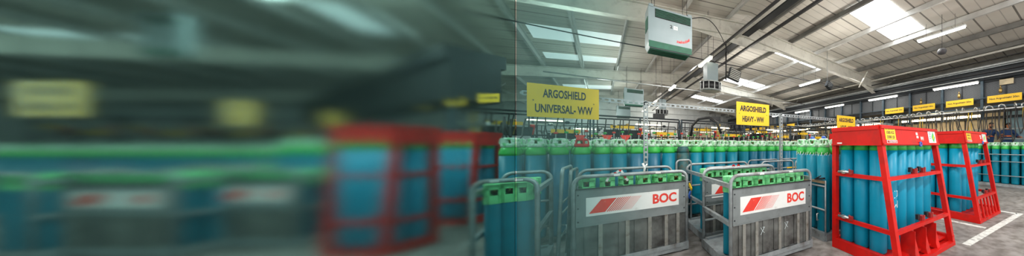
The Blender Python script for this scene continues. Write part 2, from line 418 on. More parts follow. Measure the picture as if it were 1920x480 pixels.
# ------------------------------------------------------------------ grey tube cages
def arc_hoop(w, h, r=.11, n=6, zb=0, along='x'):
    pts = [(0, 0, zb)]
    for k in range(n+1):
        t = pi - k*(pi/2)/n; pts.append((r+r*cos(t), 0, h-r+r*sin(t)))
    for k in range(n+1):
        t = pi/2 - k*(pi/2)/n; pts.append((w-r+r*cos(t), 0, h-r+r*sin(t)))
    pts.append((w, 0, zb))
    if along == 'y': pts = [(0, x, z) for x, _, z in pts]
    return pts
def cage(label, loc, rz, W=1.38, D=.98, H=1.23, panel=True, fill=None, small_lab='', grp='', marks=0, front_lo=True, posts=None):
    t = thing('cylinder_cage', label, 'cylinder cage', loc, rz)
    R = .024
    m = MB(); m.tube(arc_hoop(W, H), R, 10); m.build('front_hoop', 'galv', t)
    m = MB(); m.tube([(x, D, z) for x, _, z in arc_hoop(W, H)], R, 10)
    for z in (.42, .8): m.tube([(0, D, z), (W, D, z)], .018)
    m.build('rear_hoop', 'galv', t)
    for sx, nm in ((0, 'side_rail'), (W, 'side_rail')):
        for z in (1.10, .62):
            m = MB(); m.bar((sx, 0, z), (sx, D, z), .045, .055); m.build(nm, 'galv', t)
        for yy in (.03, D-.03):
            pass
    m = MB()
    m.box((W/2, D/2, .10), (W, D, .02))
    for y in (0, D): m.box((W/2, y, .08), (W+.05, .06, .12))
    for x in (0, W): m.box((x, D/2, .08), (.06, D, .12))
    for x in (.12, W-.12, W/2): m.box((x, D/2, .035), (.1, D, .07))
    m.build('base_frame', 'galv', t)
    for x in (W*.33, W*.7):
        m = MB(); m.box((x, -.026, H+.0), (.07, .004, .022)); m.build('tube_label', 'white', t)
    if panel:
        z0, z1 = .60, 1.055
        p = MB(); p.box((W/2, -.012, (z0+z1)/2), (W-.045, .016, z1-z0))
        p.box((W/2, -.012, z1), (W-.045, .03, .012)); p.box((W/2, -.012, z0), (W-.045, .03, .014))
        fp = p.build('front_panel', 'galv_panel', t)
        gk = MB(); gk.box((W/2, -.016, z1+.010), (W-.04, .036, .012)); gk.build('edge_strip', 'black', fp)
        bm = MB()
        for x in (.045, W-.045):
            for z in (z0+.06, (z0+z1)/2, z1-.06): bm.lathe([(.009, 0), (.009, .006), (.005, .009)], 8, (x, -.021, z), Matrix.Rotation(pi/2, 3, 'X'))
        bm.build('bolt', 'dark_steel', fp)
        bw, bh = W*.82, .235; zc = .835
        b = MB(); b.plate((W/2+.0, -.021, zc), X3, Z3, rect(bw, bh), .003); bn = b.build('banner', 'white', t)
        L = MB(); x0 = -bw/2+.03; hh = bh*.36
        def para(x, w, dash=0):
            sl = .13
            if not dash: L.plate((W/2, -.024, zc), X3, Z3, [(x, -hh), (x+w, -hh), (x+w+sl, hh), (x+sl, hh)], .002)
            else:
                for q in range(9):
                    a0, a1 = q/9, q/9+.075
                    L.plate((W/2, -.024, zc), X3, Z3, [(x+sl*a0, -hh+2*hh*a0), (x+w+sl*a0, -hh+2*hh*a0), (x+w+sl*a1, -hh+2*hh*a1), (x+sl*a1, -hh+2*hh*a1)], .002)
        para(x0, .17); x = x0+.185
        for q in range(7): para(x, .014-.0007*q); x += .0235
        for q in range(7): para(x, .007-.0004*q, 1); x += .019
        L.build('emblem', 'logo_red', bn)
        text('lettering', 'BOC', 'logo_red', bn, (W/2+bw*.325, -.024, zc+.01), X3, Z3, bw*.29, bh*.60, .002, .035)
        lo = MB(); lo.box((W/2, .004, .345), (W-.05, .012, .50))
        n = 14
        for k in range(n+1):
            x = .04+(W-.08)*k/n; 
            if k % 2: lo.box((x+.02, -.006, .345), ((W-.08)/n, .018, .50))
        lo.build('infill_sheet', 'infill', t)
        for fx in (posts or (.12, .5, .62, .83)):
            m = MB(); m.box((W*fx, -.022, .345), (.045, .02, .50)); m.build('infill_rib', 'infill_post', t)
        m = MB(); m.box((W/2, -.03, .11), (W-.05, .03, .06)); m.build('kick_rail', 'galv', t)
        if marks:
            m = MB()
            for cx in (.34, .64)[:marks]:
                for (a, b_) in (((-.03, -.05), (.03, .05)), ((-.03, .05), (.0, .0)), ((.0, .05), (.035, .045)), ((.0, .0), (.03, -.03))):
                    m.bar((W*cx+a[0], -.018, .45+a[1]), (W*cx+b_[0], -.018, .45+b_[1]), .005, .004)
            m.build('chalk_marks', 'chalk', t)
    # contents
    if fill:
        nx, ny, pit = fill; Rm = Matrix.Rotation(rz, 3, 'Z')
        for j in range(ny):
            for i in range(nx):
                p = Rm @ Vector((.13+(W-.26)*i/(nx-1), .14+pit*j, 0)) + Vector(loc)
                c = dup(small, (p.x, p.y, .115), rz+J(.25), small_lab[0 if j == 0 else 1], grp+(' front row' if j == 0 else ' rear rows')); c.scale = (1, 1, .93+J(.008))
    return t
GF = 'small teal cylinder with pale green guard, front row, %s cage'
GR = 'small teal cylinder with pale green guard, back row, %s cage'
def labs(w): return (GF % w, GR % w)
cage('grey tube cage with a white and red banner nearest the red frame', (1.36, 2.82, 0), 0, fill=(7, 2, .178), small_lab=labs('nearest right-hand grey'), grp='small cylinders in the right grey cage', marks=2, posts=(.13, .27, .55, .80, .93))
cage('grey tube cage directly behind the right-hand banner cage', (1.44, 4.0, 0), 0, fill=(7, 2, .178), small_lab=labs('rear right grey'), grp='small cylinders in the cage behind')
cage('grey tube cage with a banner, left of the centre gap, red-white tape above', (-.27, 3.86, 0), 0, H=1.22, fill=(6, 2, .19), small_lab=labs('middle banner'), grp='small cylinders in the middle cage', posts=(.2, .42, .62, .78, .9))
cage('grey tube cage cut by the edge of the added frosted glass', (-1.10, 3.86, 0), 0, W=.50, panel=False, fill=(3, 3, .19), small_lab=labs('narrow left-hand'), grp='small cylinders in the narrow cage')
# red-white tape on the middle cage
tp = thing('barrier_tape', 'strip of red and white tape looped over the middle cage', 'tape', (.14, 3.90, 1.14))
for k in range(9):
    t0, t1 = k/9, (k+1)/9
    def q(t): return (-.07+.25*t, -.03+.02*sin(9*t), .0+.13*sin(pi*t)+.02*sin(12*t))
    m = MB(); m.bar(q(t0), q(t1), .006, .028); m.build('tape_band', 'red' if k % 2 else 'white', tp)
m = MB(); m.tube([(.52, 3.9, 1.23), (.53, 3.9, 1.30), (.50, 3.9, 1.36)], .014); m.tube([(.53, 3.9, 1.30), (.56, 3.9, 1.35)], .01); tag(m.build('rag', 'white'), 'white rag knotted on the top tube of the middle cage', 'rag')
m = MB(); m.tube([(1.62+.02*k, 4.03+.01*(k % 2), 1.24+.03*sin(k*1.7)) for k in range(7)], .012); 
m = MB()
for k in range(6): m.bar((1.95+.03*k, 3.98, 1.24+.03*sin(k*1.9)), (1.98+.03*k, 3.98, 1.24+.03*sin(k*1.9+1.9)), .006, .022)
tag(m.build('barrier_tape', 'red'), 'scrap of red tape on the top tube of the rear right cage', 'tape')
# blue and yellow strap at the gap
st = thing('ratchet_strap', 'blue and yellow strap tied to the side rail of the rear right cage', 'strap', (1.40, 4.62, .78))
m = MB(); m.tube([(0, 0, -.02), (-.02, .01, -.1), (-.01, 0, -.17)], .018); m.build('strap_tail', 'blue_plastic', st)
m = MB(); m.bar((0, .08, .1), (0, -.08, .02), .02, .05); m.build('strap_band', 'yellow', st)
# leaning gate frames
def gate(label, loc, rz, w=.62, h=1.0, tilt=.05):
    t = thing('gate_frame', label, 'gate frame', loc, rz); t.rotation_euler = (tilt, 0, rz)
    m = MB(); m.tube(arc_hoop(w, h, .07), .02, 8); m.tube([(0, 0, .03), (w, 0, .03)], .018); m.build('hoop', 'galv', t)
    for z in (.42, .72, .86):
        m = MB(); m.tube([(0, 0, z), (w, 0, z)], .014); m.build('crossbar', 'galv', t)
    m = MB(); m.tube([(.02, -.02, .5), (.0, -.07, .5), (0, -.07, .6), (.02, -.02, .6)], .008); m.build('latch', 'galv', t)
    return t
gate('grey tube gate frame leaning upright between the two left cages', (-.44, 3.98, .02), radians(86), .60, 1.30, .04)
gate('second grey tube gate frame just behind the leaning one', (-.36, 4.35, .02), radians(86), .55, 1.24, .02)
gate('short tube gate standing behind the middle cage near the gap', (1.22, 4.92, .02), radians(10), .30, 1.30, 0)

# open pallets with hoops (tall cylinders)
def open_pallet(label, loc, rz, W, D, H=1.25, strap=False, hoops=True):
    t = thing('cylinder_pallet', label, 'cylinder pallet', loc, rz)
    m = MB(); m.box((W/2, D/2, .08), (W, D, .03))
    for y in (0, D): m.box((W/2, y, .05), (W, .07, .10))
    for x in (0, W/2, W): m.box((x, D/2, .05), (.08, D, .10))
    m.build('base', 'galv', t)
    for y in ((0, D) if hoops else (0,)):
        m = MB(); m.tube([(x, y, z) for x, _, z in arc_hoop(W, H, .08)], .02, 8); m.build('hoop', 'galv', t)
    for y in (0, D):
        for z in (.42, H-.28):
            m = MB(); m.tube([(0, y, z), (W, y, z)], .016); m.build('rail', 'galv', t)
    for x in (0, W):
        m = MB(); m.tube([(x, 0, .42), (x, D, .42)], .016); m.tube([(x, 0, H-.28), (x, D, H-.28)], .016); m.build('side_rail', 'galv', t)
    if strap:
        m = MB(); m.box((W*.45, -.03, H-.27), (.5*W, .012, .03)); m.build('strap', 'yellow', t)
    return t
# hoops before the crowd, centre right
for i, (x, st_, lb) in enumerate(((3.02, 0, 'empty rounded tube hoop pallet left of the slotted post, in front of the crowd'), (4.02, 1, 'rounded tube hoop pallet with yellow strap right of the slotted post'))):
    t = thing('cylinder_pallet', lb, 'cylinder pallet', (x, 5.28, 0))
    for dy in (0, -.62):
        m = MB(); m.tube([(a, dy, z) for a, _, z in arc_hoop(.92, 1.24, .09)], .019, 8)
        for z in (1.0, .6): m.tube([(0, dy, z), (.92, dy, z)], .014)
        m.build('hoop', 'galv', t)
    m = MB(); m.box((.46, -.31, .06), (.92, .68, .10)); m.build('base', 'galv', t)
    if st_:
        m = MB(); m.box((.46, -.018, 1.0), (.5, .012, .035)); m.build('strap', 'yellow', t)
    m = MB(); m.box((.7, -.64, .98), (.07, .03, .1)); m.build('clamp', 'blue_plastic' if st_ else 'dark_steel', t)
# pallet of the three, beside red frame
t = thing('cylinder_pallet', 'grey pallet frame holding the three tall cylinders beside the red frame', 'cylinder pallet', (3.13, 2.86, 0))
m = MB(); m.box((.5, .48, .06), (1.0, .96, .06)); m.box((0, .48, .07), (.06, .96, .14)); m.box((.5, 0, .06), (1, .06, .12)); m.box((.5, .96, .06), (1, .06, .12)); m.build('base', 'galv', t)
for z in (.92, .52):
    m = MB(); m.tube([(0, 0, z), (0, .96, z)], .017); m.build('rail', 'galv', t)
for y in (0, .52, .96):
    m = MB(); m.tube([(0, y, .1), (0, y, 1.02)], .015); m.build('post', 'galv', t)
m = MB(); m.box((-.005, .48, .99), (.05, .96, .04)); m.build('timber_rail', 'wood', t)
m = MB(); m.tube([(-.04, .12, .45), (-.08, .12, .45), (-.08, .12, .34), (-.04, .12, .34)], .01); m.build('latch', 'silver', t)
m = MB(); m.box((-.03, .45, .90), (.012, .05, .12)); m.box((-.03, .47, .82), (.01, .03, .08)); m.build('strap', 'blue_plastic', t)
m = MB(); m.bar((-.03, .2, 1.03), (-.03, .0, 1.06), .05, .03); m.tube([(-.05, .16, 1.05), (-.06, .05, 1.1)], .012); m.build('ratchet', 'dark_steel', t)

# ------------------------------------------------------------------ red bundle frames
def red_frame(label, loc, rz, W=1.62, D=1.02, H=1.88, S=.29, cols=6, rows=3, fins='plates', grp='', lab='', full=True, cg=.27, cr=.255):
    t = thing('bundle_frame', label, 'cylinder bundle frame', loc, rz)
    def fy(z): return S*z/H
    P = .075
    vf = Vector((0, S, H)).normalized()
    hz = H-.265
    for x in (0, W):
        m = MB(); m.bar((x, 0, 0), (x, S, H-.02), P, P, (0, 1, 0)); m.build('front_post', 'red', t)
        m = MB(); m.bar((x, D, 0), (x, D, H-.02), P, P, (0, 1, 0)); m.build('rear_post', 'red', t)
    hd = MB()
    # four header panels with raised edges
    yc = (fy(hz)+fy(H))/2
    hd.plate((W/2, fy((hz+H)/2)-.038, (hz+H)/2), X3, vf, rect(W+.07, .27), .012)
    hd.plate((W/2, fy(H-.02)-.05, H-.02), X3, vf, rect(W+.075, .035), .015)
    hd.plate((W/2, fy(hz+.02)-.05, hz+.02), X3, vf, rect(W+.075, .022), .015)
    hd.box((W/2, D+.03, (hz+H)/2), (W+.07, .012, .265))
    for sx, sg in ((-.036, -1), (W+.036, 1)):
        hd.add([(sx, fy(hz)-.03, hz), (sx, D+.03, hz), (sx, D+.03, H), (sx, fy(H)-.03, H), (sx+.01*sg, fy(hz)-.03, hz), (sx+.01*sg, D+.03, hz), (sx+.01*sg, D+.03, H), (sx+.01*sg, fy(H)-.03, H)],
               [(0,1,2,3),(7,6,5,4),(0,4,5,1),(1,5,6,2),(2,6,7,3),(3,7,4,0)])
        hd.bar((sx+.012*sg, fy(H)-.03, H-.03), (sx+.012*sg, D+.03, H-.03), .025, .04)
        hd.bar((sx+.012*sg, fy(hz)-.03, hz+.012), (sx+.012*sg, D+.03, hz+.012), .025, .024)
    hd.box((W/2, (S+D)/2, H), (W+.08, D-S+.10, .02))
    h = hd.build('header', 'red', t)
    for z in (.49, 1.17):
        for x in (-.02, W+.02):
            m = MB(); m.bar((x, fy(z), z), (x, D, z), .04, .055); m.build('side_rail', 'red', t)
        m = MB(); m.bar((0, fy(z)-.01, z), (W, fy(z)-.01, z), .05, .05)
        m.build('front_rail', 'red', t)
        m = MB(); m.bar((0, D+.01, z), (W, D+.01, z), .05, .05); m.build('rear_rail', 'red', t)
    m = MB(); m.box((W/2, D/2+.04, .10), (W-.02, D-.10, .03))
    for x in (-.005, W+.005): m.box((x, D/2, .08), (.07, D+.04, .15))
    m.box((W/2, D, .08), (W+.07, .07, .15)); m.box((W/2, 0, .035), (W+.07, .07, .06))
    m.box((W/2, .10, .03), (W, .22, .015))
    m.build('base', 'red_dull' if False else 'red', t)
    if fins == 'plates':
        for fx in (.30, .50, .70):
            m = MB(); x = W*fx
            m.add([(x-.05, .0, .06), (x+.05, .0, .06), (x+.05, fy(.46)+.03, .46), (x-.05, fy(.46)+.03, .46), (x-.05, .03, .06), (x+.05, .03, .06), (x+.05, fy(.46)+.06, .46), (x-.05, fy(.46)+.06, .46)],
                  [(0,1,2,3),(7,6,5,4),(0,4,5,1),(1,5,6,2),(2,6,7,3),(3,7,4,0)])
            m.box((x-.05, .12, .25), (.012, .20, .38))
            m.build('fin_plate', 'red', t)
    elif fins == 'bars':
        for k in range(6):
            x = W*(.10+.155*k)
            m = MB(); m.bar((x, .0, .06), (x, fy(.48), .48), .075 if k == 3 else .05, .03, (0, 1, 0)); m.build('fin_plate', 'red', t)
    # manifold clamps on the front side
    for z in (1.17, .49):
        for k in (3, 4):
            x = .13+cg*(k-.45)
            m = MB(); m.box((x, fy(z)+.03, z+.055), (.085, .06, .075)); m.box((x, fy(z)+.0, z+.055), (.03, .02, .10)); c_ = m.build('clamp', 'red_dull', t)
            m = MB(); m.box((x-.08, fy(z)+.05, z+.08), (.06, .04, .07)); m.build('bracket', 'black', c_)
    for z in (1.17, .49):
        m = MB(); m.tube([(-.05, D-.10, z+.04), (-.05, D-.30, z+.05)], .02); m.box((-.05, D-.2, z+.045), (.03, .06, .05)); r_ = m.build('ratchet', 'silver', t)
        m = MB(); m.box((-.05, D-.33, z+.05), (.045, .05, .06)); m.tube([(-.06, D-.34, z+.06), (-.06, D-.30, z+.09)], .012); m.build('ratchet_handle', 'red_dull', r_)
    if full:
        o0 = Vector((0, fy((hz+H)/2)-.052, (hz+H)/2)); nn = X3.cross(vf)
        def lab_plate(nm, x, dz, w, hgt, mt, par=h):
            m = MB(); m.plate(o0+X3*x+vf*dz, X3, vf, rect(w, hgt), .003); return m.build(nm, mt, par)
        y_ = lab_plate('load_label', .17, .025, .26, .16, 'yellow')
        text('lettering', 'MAX GROSS WEIGHT', 'black', y_, o0+X3*.17+vf*.09+nn*.003, X3, vf, .22, .016, .001, .01)
        text('lettering', '1500 KG', 'black', y_, o0+X3*.17+vf*.045+nn*.003, X3, vf, .19, .042, .001, .03)
        text('lettering', '3300 LB', 'black', y_, o0+X3*.17+vf*(-.018)+nn*.003, X3, vf, .19, .042, .001, .03)
        w_ = lab_plate('warning_label', .19, -.092, .26, .062, 'white')
        m = MB(); m.plate(o0+X3*.19+vf*(-.082)+nn*.003, X3, vf, rect(.24, .03), .001); r2 = m.build('label_band', 'red_dull', w_)
        text('lettering', 'CAUTION', 'white', r2, o0+X3*.20+vf*(-.082)+nn*.004, X3, vf, .17, .020, .001, .02)
        a = lab_plate('stencil_sticker', .92, .045, .055, .04, 'white'); a2 = lab_plate('stencil_sticker', .93, -.005, .06, .035, 'white')
        p = lab_plate('code_label', 1.07, -.025, .13, .075, 'logo_red'); text('lettering', 'WW', 'white', p, o0+X3*1.07+vf*(-.025)+nn*.003, X3, vf, .10, .055, .001, .03)
        g = lab_plate('hazard_placard', W-.19, .01, .26, .205, 'white')
        m = MB(); m.plate(o0+X3*(W-.15)+vf*.0+nn*.003, X3, vf, [(0, -.09), (.06, 0), (0, .09), (-.06, 0)], .001); m.build('diamond_symbol', 'label_green', g)
        m = MB(); m.plate(o0+X3*(W-.15)+nn*.005, X3, vf, [(-.03, -.02), (-.015, -.04), (.035, .02), (.02, .045)], .001); m.build('diamond_band', 'yellow', g)
        m = MB()
        for k in range(4): m.plate(o0+X3*(W-.26)+vf*(.07-.03*k)+nn*.003, X3, vf, rect(.07, .008), .001)
        m.build('text_lines', 'black', g)
        m = MB(); m.lathe([(.035, 0), (.042, .012), (.035, .024), (.022, .024), (.02, .008)], 16, o0+X3*.97+vf*(-.115), Matrix.Rotation(pi/2, 3, 'X')); m.build('connector', 'blue_plastic', h)
        m = MB(); m.box((-.05, D-.12, hz+.03), (.004, .09, .03)); m.build('serial_label', 'white', h)
    Rm = Matrix.Rotation(rz, 3, 'Z')
    for j in range(rows):
        for i in range(cols):
            p = Rm @ Vector((.14+cg*i, D-.13-cr*j, 0)) + Vector(loc)
            edge = 'outer' if (j == rows-1 or i == 0) else 'inner'
            dup(bcyl, (p.x, p.y, .115), J(3), ('green-topped blue cylinder standing at the visible edge of the ' if edge == 'outer' else 'green-topped blue cylinder deep inside the ')+lab, grp+' '+edge)
    return t
fr1 = red_frame('big red steel frame of bundled blue cylinders in the right foreground', (3.10, 1.60, 0), 0, grp='cylinders in the near red frame', lab='near red frame')
red_frame('red steel frame of bundled cylinders further right with slotted lower grille', (6.46, 1.72, 0), 0, W=1.36, D=1.35, H=1.92, fins='bars', cols=5, rows=4, grp='cylinders in the far red frame', lab='far red frame', cg=.27)
# chalk scribble on one cylinder in the near frame
m = MB(); cx, cy = 3.10+.14+.27, 1.60+1.02-.13-.51
def onc(a, z): return (cx+.1165*cos(a), cy+.1165*sin(a), z)
base = radians(-95)
for ch, z0 in (((( -.35, .14), (.3, .14)), ((.3, .14), (.0, .10))), 1.02), ((((-.3, .0), (.3, .03)), ((.3, .03), (.3, .10)), ((.3, .1), (-.3, .1))), .86), ((((-.3, 0), (.0, .05)), ((0, .05), (.3, 0)), ((.3, 0), (.3, .1))), .72):
    for (a0, b0), (a1, b1) in ch: m.bar(onc(base+a0, z0+b0), onc(base+a1, z0+b1), .004, .01)
tag(m.build('chalk_scribble', 'chalk'), 'white chalk scribble running down a cylinder of the near red frame', 'chalk mark')
# distant red frames behind
m = MB(); m.box((0, 0, .9), (.9, .7, 1.75)); 
for x, y, lb in ((5.3, 3.9, 'red cover box behind the three tall cylinders beside the red frame'),):
    t = thing('bundle_frame', lb, 'cylinder bundle frame', (x, y, 0))
    for i in (0, .9):
        for j in (0, .7):
            m = MB(); m.box((i, j, .9), (.07, .07, 1.8)); m.build('post', 'red', t)
    m = MB(); m.box((.45, .35, 1.83), (1.0, .8, .2)); m.build('header', 'red', t)
    m = MB(); m.box((.45, .35, .07), (1.0, .8, .12)); m.build('base', 'red', t)

# ------------------------------------------------------------------ slotted-angle rack rail with hanging signs
YR = 5.02
def slotted(m, p0, p1, w=.055, ax='z'):
    p0, p1 = Vector(p0), Vector(p1); d = (p1-p0); L = d.length; d.normalize(); n = int(L/.09)
    up = Z3 if ax != 'z' else X3
    for s in (-1, 1): m.bar(p0+up*s*w*.37, p1+up*s*w*.37, .006 if ax != 'z' else w*.26, w*.26 if ax != 'z' else .006, (0, 0, 1))
    for k in range(n+1):
        q = p0+d*(L*k/n); m.bar(q-d*.019, q+d*.019, .006 if ax != 'z' else w*.5, w*.5 if ax != 'z' else .006, (0, 0, 1))
rk = thing('sign_rail', 'long perforated grey steel rail on slotted posts carrying the yellow signs', 'sign rail', (0, YR, 0))
m = MB(); slotted(m, (-.95, 0, 2.39), (9.2, 0, 2.39), .07, 'x'); m.bar((-.95, .02, 2.425), (9.2, .02, 2.425), .04, .006); m.build('rail', 'galv', rk)
for x in (.70, 3.86, 7.0):
    m = MB(); slotted(m, (x, 0, .0), (x, 0, 2.42), .07, 'z'); m.bar((x-.035, .03, 0), (x-.035, .03, 2.4), .006, .05, (0, 1, 0)); m.build('post', 'galv', rk)
    m = MB(); m.box((x, 0, .01), (.14, .14, .02)); m.build('foot_plate', 'galv', rk)
def sign(label, o, w, h, lines, rz=0, cat='sign', name='hanging_sign', widths=None, bold=.012, th=None):
    t = thing(name, label, cat, o, rz)
    m = MB(); m.plate((0, 0, 0), X3, Z3, rect(w, h), .006); m.build('board', 'yellow', t)
    n = len(lines)
    for k, s in enumerate(lines):
        zc = h*(.5-(k+.5)/n)*.92; ww = (widths[k] if widths else .8)*w
        text('lettering', s, 'black', t, (0, -.006, zc), X3, Z3, ww, (th or .26)*h, .002, bold)
    if h > .3:
        m = MB()
        for sx in (-1, 1): m.lathe([(.008, 0), (.008, .008)], 8, (sx*w*.42, -.006, 0), Matrix.Rotation(pi/2, 3, 'X'))
        m.build('screw', 'black', t)
    return t
sign('large yellow sign on the perforated rail, seen through the painted haze pane, second line longest', (-.45, YR-.05, 2.29), .87, .50, ['ARGOSHIELD', 'UNIVERSAL- WW'], widths=(.60, .80), bold=.03)
sign('middle yellow sign on the perforated rail, right of the first slotted post', (2.985, YR-.05, 2.345), .895, .52, ['ARGOSHIELD', 'HEAVY - WW'], widths=(.80, .66), bold=.045)
sign('smallest-looking yellow sign on the rail, just above the red frame', (6.38, YR-.05, 2.28), .88, .50, ['ARGOSHIELD', 'LIGHT - WW'], widths=(.80, .66), bold=.045)

# ------------------------------------------------------------------ overhead things
def wires(t, pts, top):
    for x, y, z in pts:
        m = MB(); m.tube([(x, y, z), (x, y, top)], .006, 5); m.build('hanging_wire', 'black', t)
def heater(label, x, y, z, first=True):
    t = thing('air_heater', label, 'air heater', (x, y, z)); w, d, h = 1.02, .5, .98
    m = MB(); m.box((w/2, d/2, h*.56), (w, d, h*.88)); m.add([(0,0,h*.12),(w,0,h*.12),(w,d,h*.12),(0,d,h*.12),(.04,.05,0),(w-.04,.05,0),(w-.04,d-.05,0),(.04,d-.05,0)],[(0,1,5,4),(1,2,6,5),(2,3,7,6),(3,0,4,7)]); m.build('casing', 'heater', t)
    m = MB(); m.box((w/2, d/2, .01), (w-.08, d-.1, .02))
    for k in range(8): m.box((w/2, .08+k*.05, -.005), (w-.1, .012, .03))
    m.build('outlet_grille', 'louvre', t)
    m = MB(); m.box((w*.5, -.004, .085), (w*.98, .01, .15)); m.build('lower_band', 'louvre', t)
    lv = MB(); lv.box((w*.55, -.006, h*.85), (w*.82, .012, .20))
    lo = lv.build('louvre', 'black', t)
    for k in range(6):
        m = MB(); m.bar((w*.15, -.018, h*.77+k*.032), (w*.95, -.018, h*.77+k*.032), .02, .012); m.build('louvre_blade', 'louvre', lo)
    m = MB()
    for k in range(4): m.box((-.006, .1+k*.09, h*.6), (.012, .05, .3))
    m.build('side_vent', 'louvre', t)
    for sx in (.06, w-.06):
        m = MB(); m.box((sx, .03, h+.01), (.1, .08, .06)); m.build('bracket', 'heater', t)
    wires(t, [(.14, .05, h), (w-.12, .05, h), (.14, d-.05, h), (w-.12, d-.05, h)], roofz(x)-z-.05)
    if first:
        m = MB(); m.plate((w*.60, -.001, h*.60), X3, Z3, rect(.10, .09), .003); p = m.build('number_plate', 'white', t)
        text('lettering', 'M1', 'dark_steel', p, (w*.60, -.004, h*.60), X3, Z3, .05, .03, .001)
        text('lettering', '2', 'black', t, (w*.50, -.001, h*.61), X3, Z3, .055, .08, .002, .03)
        text('lettering', 'zehnder', 'heater_red', t, (w*.80, -.001, h*.30), (.93, 0, .36), (-.36, 0, .93), .36, .075, .002, .03, arc=.32)
    return t
heater('large grey suspended air heater with dark green louvres, top left of the clear view', .93, 6.3, 4.02-.1)
heater('smaller-looking grey suspended air heater hanging above the slotted post', 1.15, 16.4, 3.95, False)
heater('distant grey suspended air heater hanging beyond the rack', 1.15, 24.2, 3.95, False)
# round diffuser heater
for x, y, lb, zz in ((3.42, 8.8, 'square duct hanging down to a round ring diffuser', 0), (3.42, 17.5, 'distant square duct with round diffuser left of the emergency lamp', 0)):
    t = thing('duct_diffuser', lb, 'ceiling diffuser', (x, y, 3.62))
    m = MB(); m.box((0, 0, .70), (.42, .42, .66)); m.build('duct', 'heater', t)
    m = MB(); m.lathe([(.30, .0), (.38, .03), (.38, .06)], 28); m.lathe([(.40, .30), (.40, .34), (.24, .38)], 28); m.build('ring', 'pipe_grey', t)
    m = MB(); m.lathe([(.36, .05), (.36, .31)], 28); m.build('grille', 'black', t)
    for k in range(12):
        a = k*pi/6; m = MB(); m.box((.385*cos(a), .385*sin(a), .18), (.03, .03, .26), a); m.build('grille_bar', 'pipe_grey', t)
    wires(t, [(.18, .18, 1.03), (-.18, -.18, 1.03)], roofz(x)-3.62)
# dark louvred radiant heater on pipe
t = thing('radiant_heater', 'dark slatted radiant heater tilted on a black drop pipe', 'radiant heater', (4.55, 9.1, 4.5))
m = MB(); m.T = Matrix.Rotation(.25, 4, 'Y'); m.box((0, 0, 0), (.5, .14, .46)); m.build('housing', 'dark_steel', t)
for k in range(6):
    m = MB(); m.T = Matrix.Rotation(.25, 4, 'Y'); m.box((0, -.08, -.18+k*.072), (.44, .02, .03)); m.build('slat', 'beam', t)
m = MB(); m.tube([(-.32, .1, .9), (-.32, .1, -.25)], .03); m.tube([(-.32, .1, .1), (0, .1, .1)], .025); m.build('bracket', 'black', t)
m = MB(); m.tube([(-.32, .1, .9), (-.32, .1, 2.05)], .025); m.build('drop_pipe', 'black', t)
# tube lights
def tube_light(label, a, b, drop=True, mt='tube', group=None, r=.05):
    a, b = Vector(a), Vector(b); c = (a+b)/2
    t = thing('tube_light', label, 'tube light', c, 0, group); a, b = a-c, b-c; d = (b-a).normalized()
    m = MB(); m.bar(a+Vector((0, 0, .045)), b+Vector((0, 0, .045)), .13, .05); m.build('housing', 'white', t)
    m = MB(); m.bar(a+d*.03, b-d*.03, .10, .05); m.build('tube', mt, t)
    if drop:
        top = roofz(c.x)-c.z
        for q in (.2, .8):
            p = a.lerp(b, q); m = MB(); m.tube([p+Vector((0, 0, .07)), (p.x, p.y, top)], .005, 5); m.build('hanging_wire', 'black', t)
    return t
tube_light('white tube light hanging below the roof near the round black speaker', (10, 3.0, 5.55), (10, 4.5, 5.55))
tube_light('tube light hanging in the middle distance left of the tilted dark lamp', (9.1, 8.7, 4.88), (9.1, 10.2, 4.88))
tube_light('long tube light mounted above the mesh, right one', (13.1, 3.5, 4.24), (13.1, 5.2, 4.24), False, r=.07)
tube_light('long tube light mounted above the mesh, left one', (13.1, 6.9, 4.24), (13.1, 8.6, 4.24), False)
tube_light('dim tube light higher in the dark eave behind the long ones', (14.0, 5.4, 4.8), (14.0, 6.9, 4.8), False)
for k in range(5): tube_light('small tube light of the far row over the filling racks', (13.1, 10.4+3.2*k, 4.24), (13.1, 12.0+3.2*k, 4.24), False, group='far tube lights over the mesh')
for k, (x, y) in enumerate(((3.25, 8.3), (3.25, 13.4), (3.25, 18.5), (3.25, 24))):
    tube_light('warm ceiling lamp slung beside the ridge, number %s from the viewer' % ('one nearest', 'two', 'three', 'four')[k] if False else ('warm short lamp under the ridge beside the round diffuser', 'warm short lamp under the ridge, next one behind the diffuser lamp', 'small warm lamp further along the ridge', 'farthest small warm lamp along the ridge')[k], (x, y, 4.72), (x, y+1.25, 4.72), mt='lamp_warm')
# speaker
t = thing('pendant_speaker', 'round black pendant hanging on a wire below the white tube light', 'speaker', (9.75, 3.6, 4.85))
m = MB(); m.lathe([(.04, -.10), (.11, -.08), (.14, -.02), (.14, .03), (.10, .09), (.03, .11)], 20); m.build('shell', 'speaker', t)
m = MB(); m.tube([(0, 0, .1), (0, 0, roofz(9.75)-4.85)], .008, 5); m.build('cord', 'black', t)
t = thing('floodlight', 'dark tilted lamp on a thin drop rod left of the big rafter end', 'lamp', (9.1, 8.1, 4.5))
m = MB(); m.T = Matrix.Rotation(.5, 4, 'Y'); m.box((0, 0, 0), (.36, .16, .30)); m.build('housing', 'dark_steel', t)
m = MB()
for k in range(5): m.bar((-.14, -.09, -.1+k*.05), (.14, -.09, -.02+k*.05), .012, .012)
m.build('guard_slat', 'pipe_grey', t)
m = MB(); m.tube([(0, .1, .1), (0, .1, roofz(9.1)-4.5)], .012, 6); m.build('drop_rod', 'pipe_grey', t)
